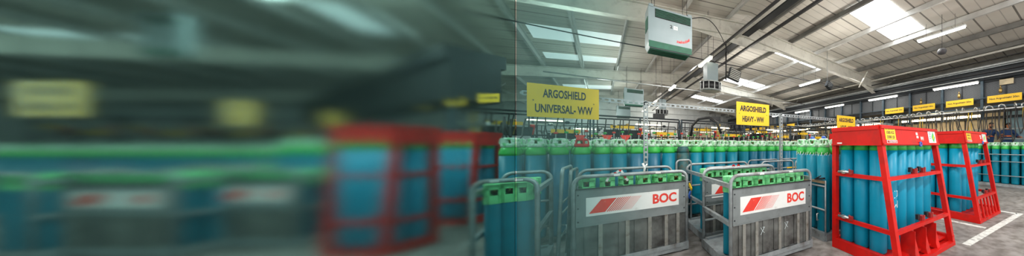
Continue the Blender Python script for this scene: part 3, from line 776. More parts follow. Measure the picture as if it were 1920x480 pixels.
# ridge services
def runner(name, label, cat, segs, mt):
    m = MB()
    for p0, p1, w, h in segs: m.bar(p0, p1, w, h)
    tag(m.build(name, mt), label, cat)
runner('cable_tray', 'dark cable tray running under the ridge away from the viewer', 'cable tray', [((4.72, 1, 5.95), (4.72, 30, 5.95), .26, .10), ((4.58, 1, 6.03), (4.58, 30, 6.03), .02, .12)], 'dark_steel')
runner('cable_trunking', 'pale cable trunking beside the dark ridge tray', 'cable trunking', [((4.30, 1, 5.80), (4.30, 30, 5.80), .13, .13)], 'beam')
runner('conduit', 'thin black conduit left of the ridge trunking', 'conduit', [((3.98, 1, 5.55), (3.98, 30, 5.55), .06, .07)], 'black')
runner('conduit', 'black conduit lower than the ridge tray, on its right', 'conduit', [((4.85, 1, 5.5), (4.85, 30, 5.5), .07, .08)], 'black')
m = MB(); m.tube([(-3+.5*k, 9.9-.0*k, 5.18-.02*abs(sin(k*.35))) for k in range(34)], .02, 6); tag(m.build('tie_cable', 'black'), 'long black cable strung across the hall under the roof', 'cable')
m = MB(); m.tube([(2.0+.16*k, 6.6+.14*k, 5.0+.5*sin(k*pi/12)) for k in range(13)], .014, 6); tag(m.build('cable', 'black'), 'thin looping cable from the large air heater to the ridge tray', 'cable')
for y in (14.0, 20.0, 26.0):
    m = MB(); m.tube([(-2, y, 4.75), (13, y, 4.75)], .03, 6); tag(m.build('overhead_pipe', 'pipe_grey'), {14.0: 'nearest thin grey pipe spanning the hall behind the signs', 20.0: 'middle thin grey pipe spanning the hall', 26.0: 'farthest thin grey pipe before the back wall'}[y], 'pipe')
# twin dark monitors beyond the post
for k, (px, z) in enumerate(((1230, 13), (1241, 13), (1341, 14))):
    x, y = at(px, z); t = thing('floodlight', ('left of two dark lamps hung beyond the slotted post', 'right of two dark lamps hung beyond the slotted post', 'dark wide lamp hung left of the middle yellow sign')[k], 'lamp', (x, y, hy(218 if k < 2 else 223, z)), -A)
    m = MB(); m.box((0, 0, 0), (.28 if k < 2 else .6, .1, .26)); m.build('housing', 'dark_steel', t)
    m = MB(); m.box((0, -.055, 0), (.22 if k < 2 else .5, .01, .2)); m.build('grille', 'black', t)
    m = MB(); m.tube([(0, 0, .13), (0, 0, roofz(x)-hy(218 if k < 2 else 223, z)-.06)], .01, 5); m.build('drop_rod', 'black', t)

# ------------------------------------------------------------------ right-hand filling gantry
GX = 13.6
g = thing('filling_gantry', 'dark steel gantry with expanded mesh band along the right wall', 'gantry', (GX, 0, 0))
m = MB(); m.box((.45, 14, 4.62), (.9, 30, .62)); m.build('girder', 'dark_steel', g)
m = MB(); m.box((.0, 14, 4.95), (.22, 30, .07)); m.build('cable_ledge', 'pipe_grey', g)
m = MB(); m.tube([(-.35, -1, 5.40), (-.35, 29, 5.40)], .045); m.build('upper_pipe', 'beam', g)
for zz, yy_, mt_ in ((5.15, -.3, 'black'), (4.86, -.12, 'galv'), (4.70, -.06, 'black'), (4.52, -.05, 'pipe_grey'), (3.62, -.06, 'dark_blue_steel')):
    m = MB(); m.box((yy_, 14, zz), (.07, 30, .035)); m.build('conduit', mt_, g)
m = MB(); m.tube([(-.15, -1, 4.40), (-.15, 29, 4.40)], .035); m.build('lower_pipe', 'dark_steel', g)
m = MB(); m.box((.12, 14, 3.97), (.02, 30, .72)); m.build('mesh_band', 'mesh_sheet', g)
m = MB(); m.box((.10, 14, 3.50), (.10, 30, .12)); m.build('lower_beam', 'dark_steel', g)
m = MB(); m.tube([(-.25, -1, 3.08), (-.25, 29, 3.08)], .04); m.build('header_pipe', 'silver', g)
m = MB(); m.box((.05, 14, 3.22), (.3, 30, .08)); m.build('lower_ledge', 'dark_blue_steel', g)
k = 0; y = -.9+.0
ups = [2.02+1.49*i for i in range(-2, 18)]
for y in ups:
    m = MB(); m.box((0, y, 3.6), (.12, .10, 1.75)); m.build('upright', 'dark_blue_steel', g)
    m = MB(); m.box((.1, y+.75, 3.97), (.04, .04, .72)); m.build('mesh_stiffener', 'dark_steel', g)
for i in range(-1, 15):
    lb = 'Xth'
    yc = 2.79+1.49*i
    names = {0: 'narrow yellow sign over the hoses at the far right edge', 1: 'narrow yellow sign second from the right edge', 2: 'narrow yellow sign third from the right, above the far red frame', 3: 'narrow yellow sign above the near red frame header'}
    if i in names or i == -1:
        s_ = sign(names.get(i, 'narrow yellow sign just outside the right picture edge'), (GX-.16, yc, 3.52), 1.03, .29, ['Not Argoshield 20m'], rz=-pi/2, name='gantry_sign', widths=(.86,), bold=.03, th=.34)
        if i == -1: 
            for c in list(s_.children): bpy.data.objects.remove(c)
            bpy.data.objects.remove(s_)
    elif i > 8:
        t = thing('gantry_sign', 'small far yellow gantry sign in the receding row along the mesh', 'sign', (GX-.16, yc, 3.30), -pi/2, 'far yellow gantry signs')
        m = MB(); m.plate((0, 0, 0), X3, Z3, rect(1.03, .26), .006); m.build('board', 'yellow', t)
m = MB(); m.box((0, 0, 0), (.06, .42, .26)); tag(m.build('junction_box', 'board_cream', None, (GX+.03, 2.75, 4.22)), 'beige box fixed on the mesh above the rightmost sign', 'box')
for k, (y, z) in enumerate(((4.3, 3.85), (2.9, 3.85), (5.9, 3.8))):
    m = MB(); m.lathe([(.05, -.1), (.06, 0), (.05, .1)], 10); m.tube([(0, 0, .1), (0, 0, .2)], .02); tag(m.build('valve_unit', 'brass', None, (GX-.12, y, z)), ('small brown valve unit above the sign second from the right', 'small brown valve unit above the rightmost sign', 'small brown valve unit above the third sign')[k], 'valve')
# curls of pipe on header
pig = MB(); pig.tube([(0, 0, 0), (-.05, .03, .12), (-.12, .08, .16), (-.2, .1, .12), (-.22, .1, .02)], .022, 6)
pp = pig.build('pigtail_hook', 'silver', g, (-.25, -.5, 3.08))
hook_mesh = pp.data
for k in range(60):
    c = pp.copy(); col.objects.link(c); c.parent = g; c.location = (-.25+J(.04), -.2+.33*k+J(.08), 3.08+J(.03)); c.rotation_euler = (0, 0, J(1.2))
# dock, back boards, light strips
d = thing('filling_dock', 'raised dock behind the pallets at the right with cream and blue back panels', 'dock', (14.2, 0, 0))
m = MB(); m.box((.65, 14, .42), (1.3, 30, .84)); m.build('platform', 'dark_steel', d)
for k in range(20):
    yy = -.6+1.5*k
    m = MB(); m.box((1.2, yy, 2.0), (.04, 1.44, 2.3)); m.build('back_board', 'board_blue' if k in (2, 6, 11) else 'board_cream', d)
m = MB(); m.box((.95, 14, 2.9), (.2, 30, .1)); m.build('shelf', 'dark_steel', d)
m = MB(); m.box((.75, 14, 1.9), (.05, 30, .05)); m.box((.75, 14, 2.35), (.05, 30, .04)); m.build('panel_rail', 'pipe_grey', d)
for k in range(9):
    m = MB(); m.box((0, 0, 0), (.12, 2.0, .09)); o = m.build('strip_light', 'tube_warm', None, (14.0, -.1+3.1*k if k != 1 else 4.6, 2.92))
    tag(o, 'warm strip light glowing under the gantry behind the hoses' if k > 1 else ('warm strip light at the far right edge behind the hoses', 'warm strip light above the bearded worker')[k], 'strip light', 'warm strip lights under the gantry' if k > 1 else None)
# hoses : countable loops hung from the header
def hose_pts(L, sway, w): return [(J(.02)+sway*sin(pi*q/8), w*(q/8-.5)+.02*sin(q*2.1), -L*sin(pi*q/8)**.8) for q in range(9)]
hose_m = []
for k in range(6):
    mb = MB(); mb.tube(hose_pts(1.0+.14*(k % 3), .1*J(1), .14+.09*(k % 4)), .018, 6)
    o = mb.build('filling_hose', 'hose_yellow' if k == 4 else 'hose'); tag(o, 'x', 'hose'); hose_m.append(proto(o))
def hoses(n, fn, label, group):
    for k in range(n):
        p, rz, sz = fn(k); c = dup(random.choice(hose_m), p, rz, label, group); c.scale = (1, 1, sz)
hoses(72, lambda k: ((GX-.25+J(.03), 1.3+.17*k+J(.06), 3.09), J(.5), random.uniform(.8, 1.1)), 'black filling hose looped from the silver header pipe under the gantry', 'hoses under the right gantry')
# right pallet of cylinders
open_pallet('grey railed pallet of tall cylinders at the right picture edge', (13.05, 3.75, 0), -pi/2, 2.6, .95, 1.25, hoops=False)
for j in range(3):
    for i in range(9):
        dup(tall if j == 0 else simple, (13.22+.29*j, 1.28+.285*i, .10), J(3), 'tall teal cylinder in the railed pallet at the right edge, %s' % ('front line' if j == 0 else 'behind the front line'), 'right edge pallet cylinders %s' % ('front' if j == 0 else 'rear'))
row(5.2, 13.2, 13.9, .3, 'tall teal cylinder on the floor between far red frame and dock', 'cylinders near the dock', simple)
for i in range(9): dup(simple, (13.3+.02*J(1), 4.6+.33*i, 0), 0, 'tall teal cylinder lined up before the dock behind the far red frame', 'cylinders lined before the dock')

# ------------------------------------------------------------------ filling racks in the background
def rack(label, px, z, w, rz=None, ylw=True, lit=True):
    x, y = at(px, z) if z > 0 else px
    t = thing('filling_rack', label, 'filling rack', (x, y, 0), 0 if rz is None else rz)
    for sx in (0, w/2, w):
        m = MB(); m.box((sx, 0, 1.36), (.06, .06, 2.72)); m.build('upright', 'dark_blue_steel', t)
    for z_ in (1.95, 2.3, 2.62):
        m = MB(); m.tube([(0, -.05, z_), (w, -.05, z_)], .03, 6); m.build('header_pipe', 'dark_steel' if z_ != 2.3 else 'pipe_grey', t)
    m = MB(); m.box((w/2, .1, 2.74), (w, .16, .05)); m.build('canopy', 'dark_steel', t)
    m = MB(); m.box((w*.3, .25, 2.1), (w*.4, .03, .26)); m.build('gauge_board', 'dark_steel' if len(label) % 2 else 'board_cream', t)
    m = MB(); m.box((w*.6, -.02, 2.46), (w*.3, .06, .04)); m.build('strip_light', 'tube_warm' if lit else 'white', t)
    for k in range(int(w/.45)):
        m = MB(); xx = .2+.45*k; m.lathe([(.05, 0), (.07, .04), (.07, .08), (.04, .1)], 8, (xx, -.08, 2.2+.08*(k % 3))); m.bar((xx, -.06, 1.95), (xx+.06, -.08, 2.25), .03, .03)
        m.build('valve', ('silver', 'dark_steel', 'brass', 'logo_red')[k % 4], t)
    if ylw:
        m = MB(); m.box((w*.3, -.12, 2.32), (w*.26, .02, .11)); m.build('name_board', 'yellow', t)
        m = MB(); m.box((w*.78, -.12, 2.1), (w*.26, .02, .13)); m.build('name_board', 'yellow', t)
    return t
rk_spec = [((-3.4, 11.2), 'filling rack behind the crowd, leftmost in the clear view'), ((-.2, 11.2), 'filling rack behind the crowd, left of the slotted post'),
           ((3.0, 11.2), 'filling rack behind the crowd, right of the slotted post'), ((6.2, 11.2), 'filling rack behind the crowd, beneath the middle yellow sign'),
           ((9.4, 11.4), 'filling rack behind the crowd, left of the smallest yellow sign'),
           ((-2.5, 16), 'deeper filling rack seen over the left of the crowd'), ((.8, 16), 'deeper filling rack near the distant air heater'), ((4.1, 16), 'deeper filling rack right of the twin dark lamps'),
           ((7.4, 16.2), 'deeper filling rack behind the middle yellow sign')]
for (p, lb) in rk_spec: rack(lb, p, -1, 3.1)
hoses(30, lambda k: ((-3.2+.46*k+J(.1), 11.05+J(.05), 2.62), pi/2+J(.4), random.uniform(.7, 1.0)), 'hose looped on the first line of filling racks behind the crowd', 'hoses on the first rack line')
hoses(24, lambda k: ((-2.2+.5*k+J(.1), 15.85, 2.62), pi/2+J(.4), random.uniform(.7, 1.0)), 'hose looped on the deeper line of filling racks', 'hoses on the deeper rack line')
# big bent hose arm
m = MB(); m.tube([at(1295, 9.2)+(1.95,), at(1298, 9.2)+(2.35,), at(1310, 9.2)+(2.6,), at(1330, 9.2)+(2.65,), at(1345, 9.2)+(2.45,), at(1352, 9.2)+(2.05,)], .05, 8)
tag(m.build('suction_hose', 'hose'), 'thick dark hose arching over the crowd right of the slotted post', 'hose')
# red and green caps and pennants over the crowd
for k, px in enumerate((1139, 1173, 1088)):
    x, y = at(px, 6.4); m = MB(); m.plate((x, y, 1.88), (CA, -SA, 0), Z3, [(-.14, 0), (.14, 0), (0, -.22)], .01)
    o = m.build('warning_pennant', 'logo_red'); tag(o, ('red triangular marker left of the other above the crowd', 'smaller red triangular marker nearer the slotted post', 'red marker left of the leaning gate above the crowd')[k], 'marker')
    m2 = MB(); m2.box((x, y, .9), (.02, .02, 1.9)); m2.build('stake', 'galv', o)
for k in range(34):
    x = -1.2+.27*k; m = MB(); m.lathe([(.04, 0), (.06, .02), (.06, .05), (.03, .07)], 8); m.lathe([(.012, -.1), (.012, 0)], 6)
    o = m.build('hand_wheel', 'green' if k % 3 else 'logo_red', None, (x, 10.6, 1.98+.03*(k % 4)))
    m2 = MB(); m2.box((0, 0, -.95), (.03, .03, 1.9)); m2.build('stand_pipe', 'pipe_grey', o)
    tag(o, 'red hand wheel on a stand pipe behind the crowd' if k % 3 == 0 else 'green hand wheel on a stand pipe behind the crowd', 'hand wheel', 'red hand wheels' if k % 3 == 0 else 'green hand wheels')

# ------------------------------------------------------------------ people
def skin_mesh(name, verts, edges, radii, mt, parent, root=0, lev=2):
    me = bpy.data.meshes.new(name); me.from_pydata(verts, edges, []); me.materials.append(M[mt])
    o = bpy.data.objects.new(name, me); col.objects.link(o); o.parent = parent
    sk = o.modifiers.new('Skin', 'SKIN'); sk.use_smooth_shade = True
    sv = me.skin_vertices[0].data
    for i, r in enumerate(radii): sv[i].radius = (r, r) if not isinstance(r, tuple) else r; sv[i].use_root = (i == root)
    sb = o.modifiers.new('Subsurf', 'SUBSURF'); sb.levels = lev; sb.render_levels = lev
    return o
def person(label, loc, rz, skin='skin', beard=True, lean=.15, arms=None):
    t = thing('person', label, 'person', loc, rz)      # local: faces -y
    L = lambda y, z: -lean*max(0, z-.95)/.55 + y
    V = [(0, 0, .95), (0, L(0, 1.15), 1.15), (0, L(0, 1.32), 1.32), (0, L(0, 1.43), 1.43), (0, L(-.03, 1.50), 1.50), (0, L(-.06, 1.58), 1.585), (0, L(-.07, 1.67), 1.67), (0, L(-.05, 1.72), 1.725)]
    R = [(.16, .12), (.15, .11), (.19, .12), (.10, .09), .055, .075, .085, .05]
    E = [(k, k+1) for k in range(7)]
    def chain(start, pts, rr):
        p = start
        for q, r in zip(pts, rr): V.append(q); R.append(r); E.append((p, len(V)-1)); p = len(V)-1
        return p
    for sx in (-1, 1):
        chain(0, [(sx*.10, 0, .86), (sx*.11, -.02, .50), (sx*.11, .03, .10), (sx*.11, -.05, .05), (sx*.12, -.16, .04)], [.095, .065, .045, .045, .04])
    hands = []
    for sx, (el, wr) in zip((-1, 1), arms):
        chain(2, [(sx*.18, L(0, 1.40), 1.40), el, wr], [.065, .045, .032]); hands.append((Vector(el), Vector(wr)))
    body = skin_mesh('body', V, E, R, skin, t)
    for (el, wr) in hands:
        d = (wr-el).normalized(); sdv = d.cross(Z3).normalized(); hv = [wr, wr+d*.05, wr+d*.09]; he = [(0, 1), (1, 2)]; hr = [.026, .036, .032]
        for q in range(4):
            b0 = wr+d*.09+sdv*(.027-.018*q); ln = (.07, .08, .075, .055)[q]
            i = len(hv); hv += [b0, b0+d*ln*.55, b0+d*ln*.9+Vector((0, 0, -.03))]; hr += [.010, .009, .008]; he += [(2, i), (i, i+1), (i+1, i+2)]
        i = len(hv); hv += [wr+d*.035+sdv*.04, wr+d*.07+sdv*.065, wr+d*.10+sdv*.065]; hr += [.012, .011, .009]; he += [(1, i), (i, i+1), (i+1, i+2)]
        skin_mesh('hand', [tuple(a) for a in hv], he, hr, skin, t, lev=1)
    # overall: follows the trunk and limbs a little larger
    OV, OE, OR = [], [], []
    OV += [(0, 0, .93), (0, L(0, 1.15), 1.15), (0, L(0, 1.32), 1.32), (0, L(0, 1.425), 1.425)]; OR += [(.18, .14), (.17, .13), (.21, .14), (.125, .11)]; OE += [(0, 1), (1, 2), (2, 3)]
    def oc(start, pts, rr):
        p = start
        for q, r in zip(pts, rr): OV.append(q); OR.append(r); OE.append((p, len(OV)-1)); p = len(OV)-1
    for sx in (-1, 1): oc(0, [(sx*.10, 0, .84), (sx*.11, -.02, .50), (sx*.11, .03, .10)], [.11, .082, .065])
    for sx, (el, wr) in zip((-1, 1), arms):
        w2 = Vector(el).lerp(Vector(wr), .85); oc(2, [(sx*.19, L(0, 1.40), 1.40), el, tuple(w2)], [.082, .06, .046])
    skin_mesh('overall', OV, OE, OR, 'overall', t)
    hy_, hz_ = L(-.06, 1.64), 1.65
    m = MB(); m.lathe([(.02, .125), (.06, .115), (.084, .085), (.09, .055), (.088, .04)], 16, (0, hy_+.012, hz_), Matrix.Diagonal((.95, 1.1, 1))); m.lathe([(.05, .07), (.075, .04), (.078, -.02), (.06, -.06)], 14, (0, hy_+.042, hz_)); m.build('hair', 'hair', t)
    m = MB()
    for sx in (-1, 1): m.lathe([(.004, -.006), (.011, 0), (.004, .006)], 8, (sx*.032, hy_-.085, hz_-.005))
    m.build('eye', 'black', t)
    m = MB(); m.add([(0, hy_-.075, hz_+.01), (-.015, hy_-.08, hz_-.04), (.015, hy_-.08, hz_-.04), (0, hy_-.112, hz_-.035)], [(0,1,3),(0,3,2),(1,2,3),(0,2,1)]); m.build('nose', skin, t)
    m = MB(); m.tube([(-.026, hy_-.083, hz_-.068), (0, hy_-.09, hz_-.066), (.026, hy_-.083, hz_-.068)], .006, 6); m.build('mouth', 'red_dull', t)
    m = MB()
    for sx in (-1, 1): m.lathe([(.006, -.03), (.017, -.01), (.018, .012), (.006, .03)], 8, (sx*.088, hy_+.0, hz_-.01), Matrix.Diagonal((.6, 1, 1)))
    m.build('ear', skin, t)
    if beard:
        m = MB(); m.lathe([(.02, -.125), (.045, -.112), (.062, -.085), (.066, -.06), (.05, -.055)], 16, (0, hy_-.022, hz_+.0)); m.build('beard', 'hair', t)
    for sx, (el, wr) in zip((-1, 1), arms):
        el, wr = Vector(el), Vector(wr); d = (wr-el).normalized(); p = el.lerp(wr, .35); m = MB(); m.tube([p-d*.03, p+d*.03], .060, 12); m.build('reflective_band', 'orange', t)
    m = MB(); m.T = Matrix.Translation((0, L(0, 1.2), 1.18)) @ Matrix.Diagonal((1.5, 1.1, 1, 1)); m.lathe([(.125, -.03), (.125, .03)], 20); m.build('chest_band', 'orange', t)
    return t
x, y = at(1847, 10.9)
person('bearded dark-haired man in navy overalls leaning in under the gantry, arms reaching right', (x+.4, y, .84), radians(-62), lean=.30, arms=(((-.33, -.32, 1.18), (-.20, -.56, 1.12)), ((.30, -.38, 1.16), (.28, -.66, 1.22))))
x, y = at(1880, 10.9)
person('ruddy-faced person in navy overalls standing right of the bearded man', (x+.35, y-.05, .84), radians(-50), 'skin_ruddy', False, lean=.08, arms=(((-.36, -.15, 1.12), (-.30, -.42, 1.15)), ((.36, -.15, 1.12), (.26, -.45, 1.12))))

# ------------------------------------------------------------------ left-hand bay, seen through the added frosted screen
LB = -A      # things in this bay stand square to each other, turned from the hall's axes
def lcage(label, px0, px1, z, key, H=1.22, panel=True):
    W = (px1-px0)/FP*z; x, y = at(px0, z)
    cage(label, (x, y, 0), LB, W=W, D=.55, H=H, panel=panel, fill=(max(3, int(W/.2)), 2, .19), small_lab=labs(key), grp='small cylinders in the %s cage' % key)
lcage('blurred grey banner cage behind the added frosted glass, furthest left whole one', 122, 330, 3.55, 'blurred left banner')
lcage('blurred grey banner cage behind the added frosted glass, left of the blurred red frame', 405, 560, 3.9, 'blurred right banner')
lcage('blurred plain cage behind the added frosted glass at the left picture edge', -40, 62, 3.4, 'blurred edge', panel=False)
lcage('blurred rear cage behind the added frosted glass between two banner cages', 350, 480, 4.9, 'blurred rear')
def lrow(px0, px1, z, step, label, group, hh=0):
    px = px0
    while px < px1:
        x, y = at(px, z); dup(tall if random.random() < .7 else tall_b, (x, y, hh), J(3), label, group); px += step
lrow(8, 560, 5.6, 23.5, 'blurred tall teal cylinder in the front line behind the added frosted glass', 'front line behind the frosted glass')
lrow(5, 600, 6.4, 26, 'blurred tall teal cylinder in the second line behind the added frosted glass', 'second line behind the frosted glass')
lrow(548, 606, 4.5, 26, 'blurred tall teal cylinder left of the blurred red frame', 'cylinders by the blurred red frame', .1)
lrow(912, 962, 9.2, 13, 'blurred tall cylinder right of the blurred far red frame', 'cylinders right of the blurred frames')
def lframe(label, px0, px1, z, H, key, cols):
    x, y = at(px0, z); W = (px1-px0)/FP*z
    red_frame(label, (x, y, 0), LB, W=W, D=.52, H=H, S=.12, cols=cols, rows=2, fins='none', grp='cylinders in the %s' % key, lab=key, full=False, cg=(W-.25)/(cols-1), cr=.24)
lframe('blurred near red frame of cylinders behind the added frosted glass', 612, 722, 3.55, 1.90, 'blurred near red frame', 4)
lframe('blurred smaller red frame right of the blurred near one', 800, 882, 5.0, 1.88, 'blurred far red frame', 4)
def lsign(label, px0, px1, py0, py1, z, lines, widths=(.7, .8)):
    x, y = at((px0+px1)/2, z); w = (px1-px0)/FP*z; h = (py1-py0)/FP*z
    t = sign(label, (x, y, hy((py0+py1)/2, z)), w, h, lines, rz=LB, widths=widths)
    top = 3.0 if False else roofz(x)-hy((py0+py1)/2, z)
    for sx in (-.4, .4):
        m = MB(); m.tube([(w*sx, 0, h/2), (w*sx, 0, top)], .005, 5); m.build('hanging_wire', 'black', t)
lsign('blurred wide yellow sign behind the added frosted glass at the far left', 30, 165, 153, 218, 3.7, ['ARGOSHIELD', 'UNIVERSAL- WW'])
lsign('blurred yellow sign behind the added frosted glass left of centre', 420, 482, 190, 234, 5.4, ['ARGOSHIELD', 'HEAVY - WW'])
lsign('blurred small yellow sign just left of the blurred red frame', 606, 642, 210, 238, 7.5, ['ARGOSHIELD', 'LIGHT - WW'])
# heater in the bay
x, y = at(262, 5.0); hh = dup([o for o in bpy.data.objects if o.name == 'air_heater.001'][0], (x, y, hy(104, 5.0)), LB, 'blurred suspended air heater behind the added frosted glass'); hh.scale = (.82, .25, .86)
# gantry with signs; its dark bulk is added for the shaded roof underside
pa, pb = Vector(at(895, 6.4)+(0,)), Vector(at(600, 14.6)+(0,)); dv = (pb-pa).normalized(); ang = math.atan2(dv.y, dv.x); Lg = (pb-pa).length
g2 = thing('filling_gantry', 'blurred gantry, dark bulk added for the shaded roof underside, behind the added frosted glass', 'gantry', pa, ang)
m = MB(); m.box((Lg/2, 0, 3.25), (Lg, .9, .95)); m.build('girder', 'dark_steel', g2)
m = MB(); m.box((Lg/2, 0, 3.9), (Lg, 1.1, .35)); m.build('canopy', 'dark_steel', g2)
m = MB(); m.box((Lg/2, -.2, 2.2), (Lg, .08, .08)); m.build('header_pipe', 'silver', g2)
for k in range(5):
    m = MB(); m.box((Lg*(k+.1)/4.3, .3, 1.4), (.1, .1, 2.8)); m.build('upright', 'dark_blue_steel', g2)
for q, (px, z, w) in enumerate(((917, 5.3, 46), (855, 6.2, 42), (798, 7.4, 38), (748, 8.6, 34))):
    x, y = at(px, z); t = thing('gantry_sign', ('blurred narrow yellow sign nearest the clear view', 'blurred narrow yellow sign second from the clear view', 'blurred narrow yellow sign third from the clear view', 'blurred narrow yellow sign above the blurred near red frame')[q], 'sign', (x, y, hy((184, 190, 199, 205)[q], z)), LB-.12)
    m = MB(); m.plate((0, 0, 0), X3, Z3, rect(w/FP*z, .18), .008); m.build('board', 'yellow', t)
    text('lettering', 'Not Argoshield 20m', 'black', t, (0, -.01, 0), X3, Z3, w/FP*z*.86, .06, .002, .02)
    m = MB(); m.tube([(0, .01, .08), (0, .3, .40)], .008, 5); m.build('bracket', 'black', t)
hoses(26, lambda k: (at(965-14*k, 5.6+.3*k)+(2.25,), ang+J(.4), .55), 'blurred hose hanging under the dark gantry behind the added frosted glass', 'hoses under the blurred gantry')
# racks far back in the bay
for k, (px, z) in enumerate(((60, 9.5), (215, 10), (345, 10.5), (455, 11))):
    x, y = at(px, z); rack(('blurred filling rack at far left behind the frosted glass', 'blurred filling rack second from left behind the frosted glass', 'blurred filling rack third from left behind the frosted glass', 'blurred filling rack nearest the blurred gantry')[k], (x, y), -1, 3.6, LB, lit=False)

for p in protos:
    for ch in list(p.children): bpy.data.objects.remove(ch)
    bpy.data.objects.remove(p)

# ------------------------------------------------------------------ added frosted screen that blurs and darkens the left bay
GY = 1.6; XE = at(966, 1.0); XE = GY*XE[0]/XE[1]
def glass_frost():
    m = bpy.data.materials.new('added_frosted_glass'); m.use_nodes = True; nt = m.node_tree; n = nt.nodes; l = nt.links
    n.remove(n['Principled BSDF']); g = n.new('ShaderNodeBsdfRefraction'); g.inputs['IOR'].default_value = 1.45
    g.inputs['Color'].default_value = (*GLASS_COL, 1)
    tc = n.new('ShaderNodeTexCoord'); sp = n.new('ShaderNodeSeparateXYZ'); l.new(tc.outputs['Object'], sp.inputs[0])
    rp = n.new('ShaderNodeValToRGB'); mr = n.new('ShaderNodeMapRange')
    mr.inputs['From Min'].default_value = -1.4; mr.inputs['From Max'].default_value = 0.0
    l.new(sp.outputs['X'], mr.inputs['Value']); l.new(mr.outputs['Result'], rp.inputs['Fac'])
    e = rp.color_ramp.elements; e[0].position = 0; e[0].color = (GR0,)*3+(1,); e[1].position = 1.0; e[1].color = (GR2,)*3+(1,)
    for p_, v in ((.35, GR1), (.72, GR15), (.90, GR16)): q = e.new(p_); q.color = (v,)*3+(1,)
    l.new(rp.outputs['Color'], g.inputs['Roughness']); tl = n.new('ShaderNodeBsdfTranslucent'); tl.inputs['Color'].default_value = (.35, .58, .56, 1)
    ms = n.new('ShaderNodeMixShader'); ms.inputs[0].default_value = .038; l.new(g.outputs[0], ms.inputs[1]); l.new(tl.outputs[0], ms.inputs[2])  # small translucent share adds a haze veil
    l.new(ms.outputs[0], n['Material Output'].inputs['Surface']); M['added_frosted_glass'] = m
GLASS_COL = (.50, .68, .67); GR0, GR1, GR15, GR16, GR2 = .05, .075, .145, .11, .03
glass_frost()
m = MB(); m.box((-1.7, 0, 1.3), (3.4, .01, 2.6)); o = struct(m.build('window_%d' % (wn[0]+1), 'added_frosted_glass', None, (XE, GY, 0)))
# added neighbour pane; the fading haze is painted as its tint
m_ = bpy.data.materials.new('painted_haze'); m_.use_nodes = True; nt = m_.node_tree; n = nt.nodes; l = nt.links; n.remove(n['Principled BSDF'])
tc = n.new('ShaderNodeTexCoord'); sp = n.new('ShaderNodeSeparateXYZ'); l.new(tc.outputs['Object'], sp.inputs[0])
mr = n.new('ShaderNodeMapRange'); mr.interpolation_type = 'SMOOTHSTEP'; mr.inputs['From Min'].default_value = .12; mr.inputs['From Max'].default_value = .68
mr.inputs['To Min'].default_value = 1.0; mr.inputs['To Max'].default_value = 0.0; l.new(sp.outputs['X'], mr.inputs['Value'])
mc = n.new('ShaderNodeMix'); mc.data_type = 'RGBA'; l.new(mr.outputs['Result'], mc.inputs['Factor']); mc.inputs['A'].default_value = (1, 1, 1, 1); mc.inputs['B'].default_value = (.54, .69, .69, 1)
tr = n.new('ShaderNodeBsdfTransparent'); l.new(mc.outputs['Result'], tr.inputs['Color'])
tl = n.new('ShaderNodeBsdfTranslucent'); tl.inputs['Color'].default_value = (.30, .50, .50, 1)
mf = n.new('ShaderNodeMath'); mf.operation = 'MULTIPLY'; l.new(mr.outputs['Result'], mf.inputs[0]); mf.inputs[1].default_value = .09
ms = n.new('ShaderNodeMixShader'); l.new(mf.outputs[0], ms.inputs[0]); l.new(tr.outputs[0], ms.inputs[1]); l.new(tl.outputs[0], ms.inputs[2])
l.new(ms.outputs[0], n['Material Output'].inputs['Surface']); M['painted_haze'] = m_
m = MB(); m.box((.40, 0, 1.3), (.79, .01, 2.6)); struct(m.build('window_%d' % (wn[0]+2), 'painted_haze', None, (XE, GY, 0)))

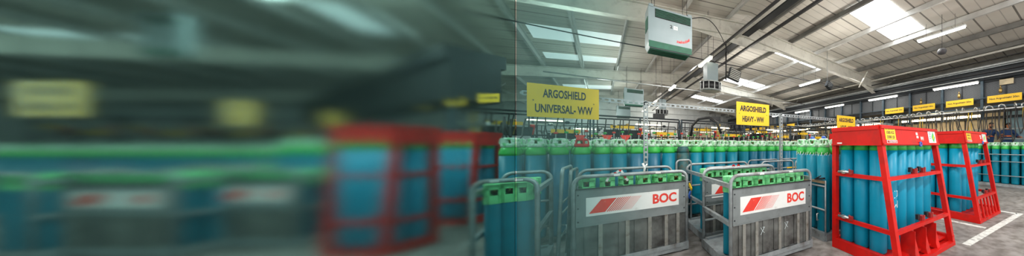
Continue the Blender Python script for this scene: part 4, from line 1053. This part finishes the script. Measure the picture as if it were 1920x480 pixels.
# ------------------------------------------------------------------ lights, world, camera
def area(x, y, z, sx, sy, e, c=(1, .97, .92)):  # unseen area fills added below the roof for even light
    L = bpy.data.lights.new('area_fill', 'AREA'); L.shape = 'RECTANGLE'; L.size = sx; L.size_y = sy; L.energy = e; L.color = c
    o = bpy.data.objects.new('area_fill', L); col.objects.link(o); o.location = (x, y, z); return o
def lamp(x, y, dz, e):  # unseen point fills added to brighten roof and bay, no fittings
    L = bpy.data.lights.new('point_fill', 'POINT'); L.shadow_soft_size = .25; L.energy = e; L.color = (1, .95, .87)
    o = bpy.data.objects.new('point_fill', L); col.objects.link(o); o.location = (x, y, roofz(x)-dz)
for x, y, e in ((7.6, 6.4, 85), (3.4, 4.2, 85), (-.6, 8.6, 100), (6.6, 11.5, 110), (11, 9.5, 40), (0, 14.6, 120), (7.5, 19, 150), (-3.8, 5.8, 170), (-15, 13, 320), (-1, 28, 160), (5, 28.5, 160), (1, 22, 120), (12, 15, 60)):
    lamp(x, y, 1.7, e)
lamp(-5.5, 9.5, .8, 300)
for x, y, e in ((3, -1.5, 330), (9, -1.2, 200), (-3, -1, 200), (9.5, 4.2, 70), (2.5, 3.2, 150), (-5, 5, 260), (3, 13, 200), (-3, 25, 260), (11, 8, 60), (-12, 10, 200)):
    area(x, y, roofz(x)-.75, 1.8, .5, e*.7)
w = bpy.data.worlds.new('World'); sc.world = w; w.use_nodes = True
bg = w.node_tree.nodes['Background']; bg.inputs['Color'].default_value = (1.0, .97, .93, 1); bg.inputs['Strength'].default_value = 1.7
cd = bpy.data.cameras.new('Camera'); cam = bpy.data.objects.new('Camera', cd); col.objects.link(cam); sc.camera = cam
cam.location = (0, 0, EYE); cam.rotation_euler = (pi/2, 0, -A)
cd.sensor_width = 36; cd.sensor_fit = 'HORIZONTAL'; cd.lens = 36*FP/1920
cd.shift_x = -(PX-960)/1920; cd.shift_y = (HY-240)/1920; cd.clip_start = .02
sc.view_settings.view_transform = 'Standard'; sc.view_settings.look = 'None'; sc.view_settings.gamma = 1; sc.view_settings.use_curve_mapping = False
sc.view_settings.exposure = 0.28
cy = sc.cycles; cy.use_denoising = True; cy.max_bounces = 8; cy.diffuse_bounces = 6; cy.glossy_bounces = 3; cy.transmission_bounces = 6; cy.transparent_max_bounces = 8
cy.sample_clamp_indirect = 6; cy.caustics_reflective = False; cy.caustics_refractive = False
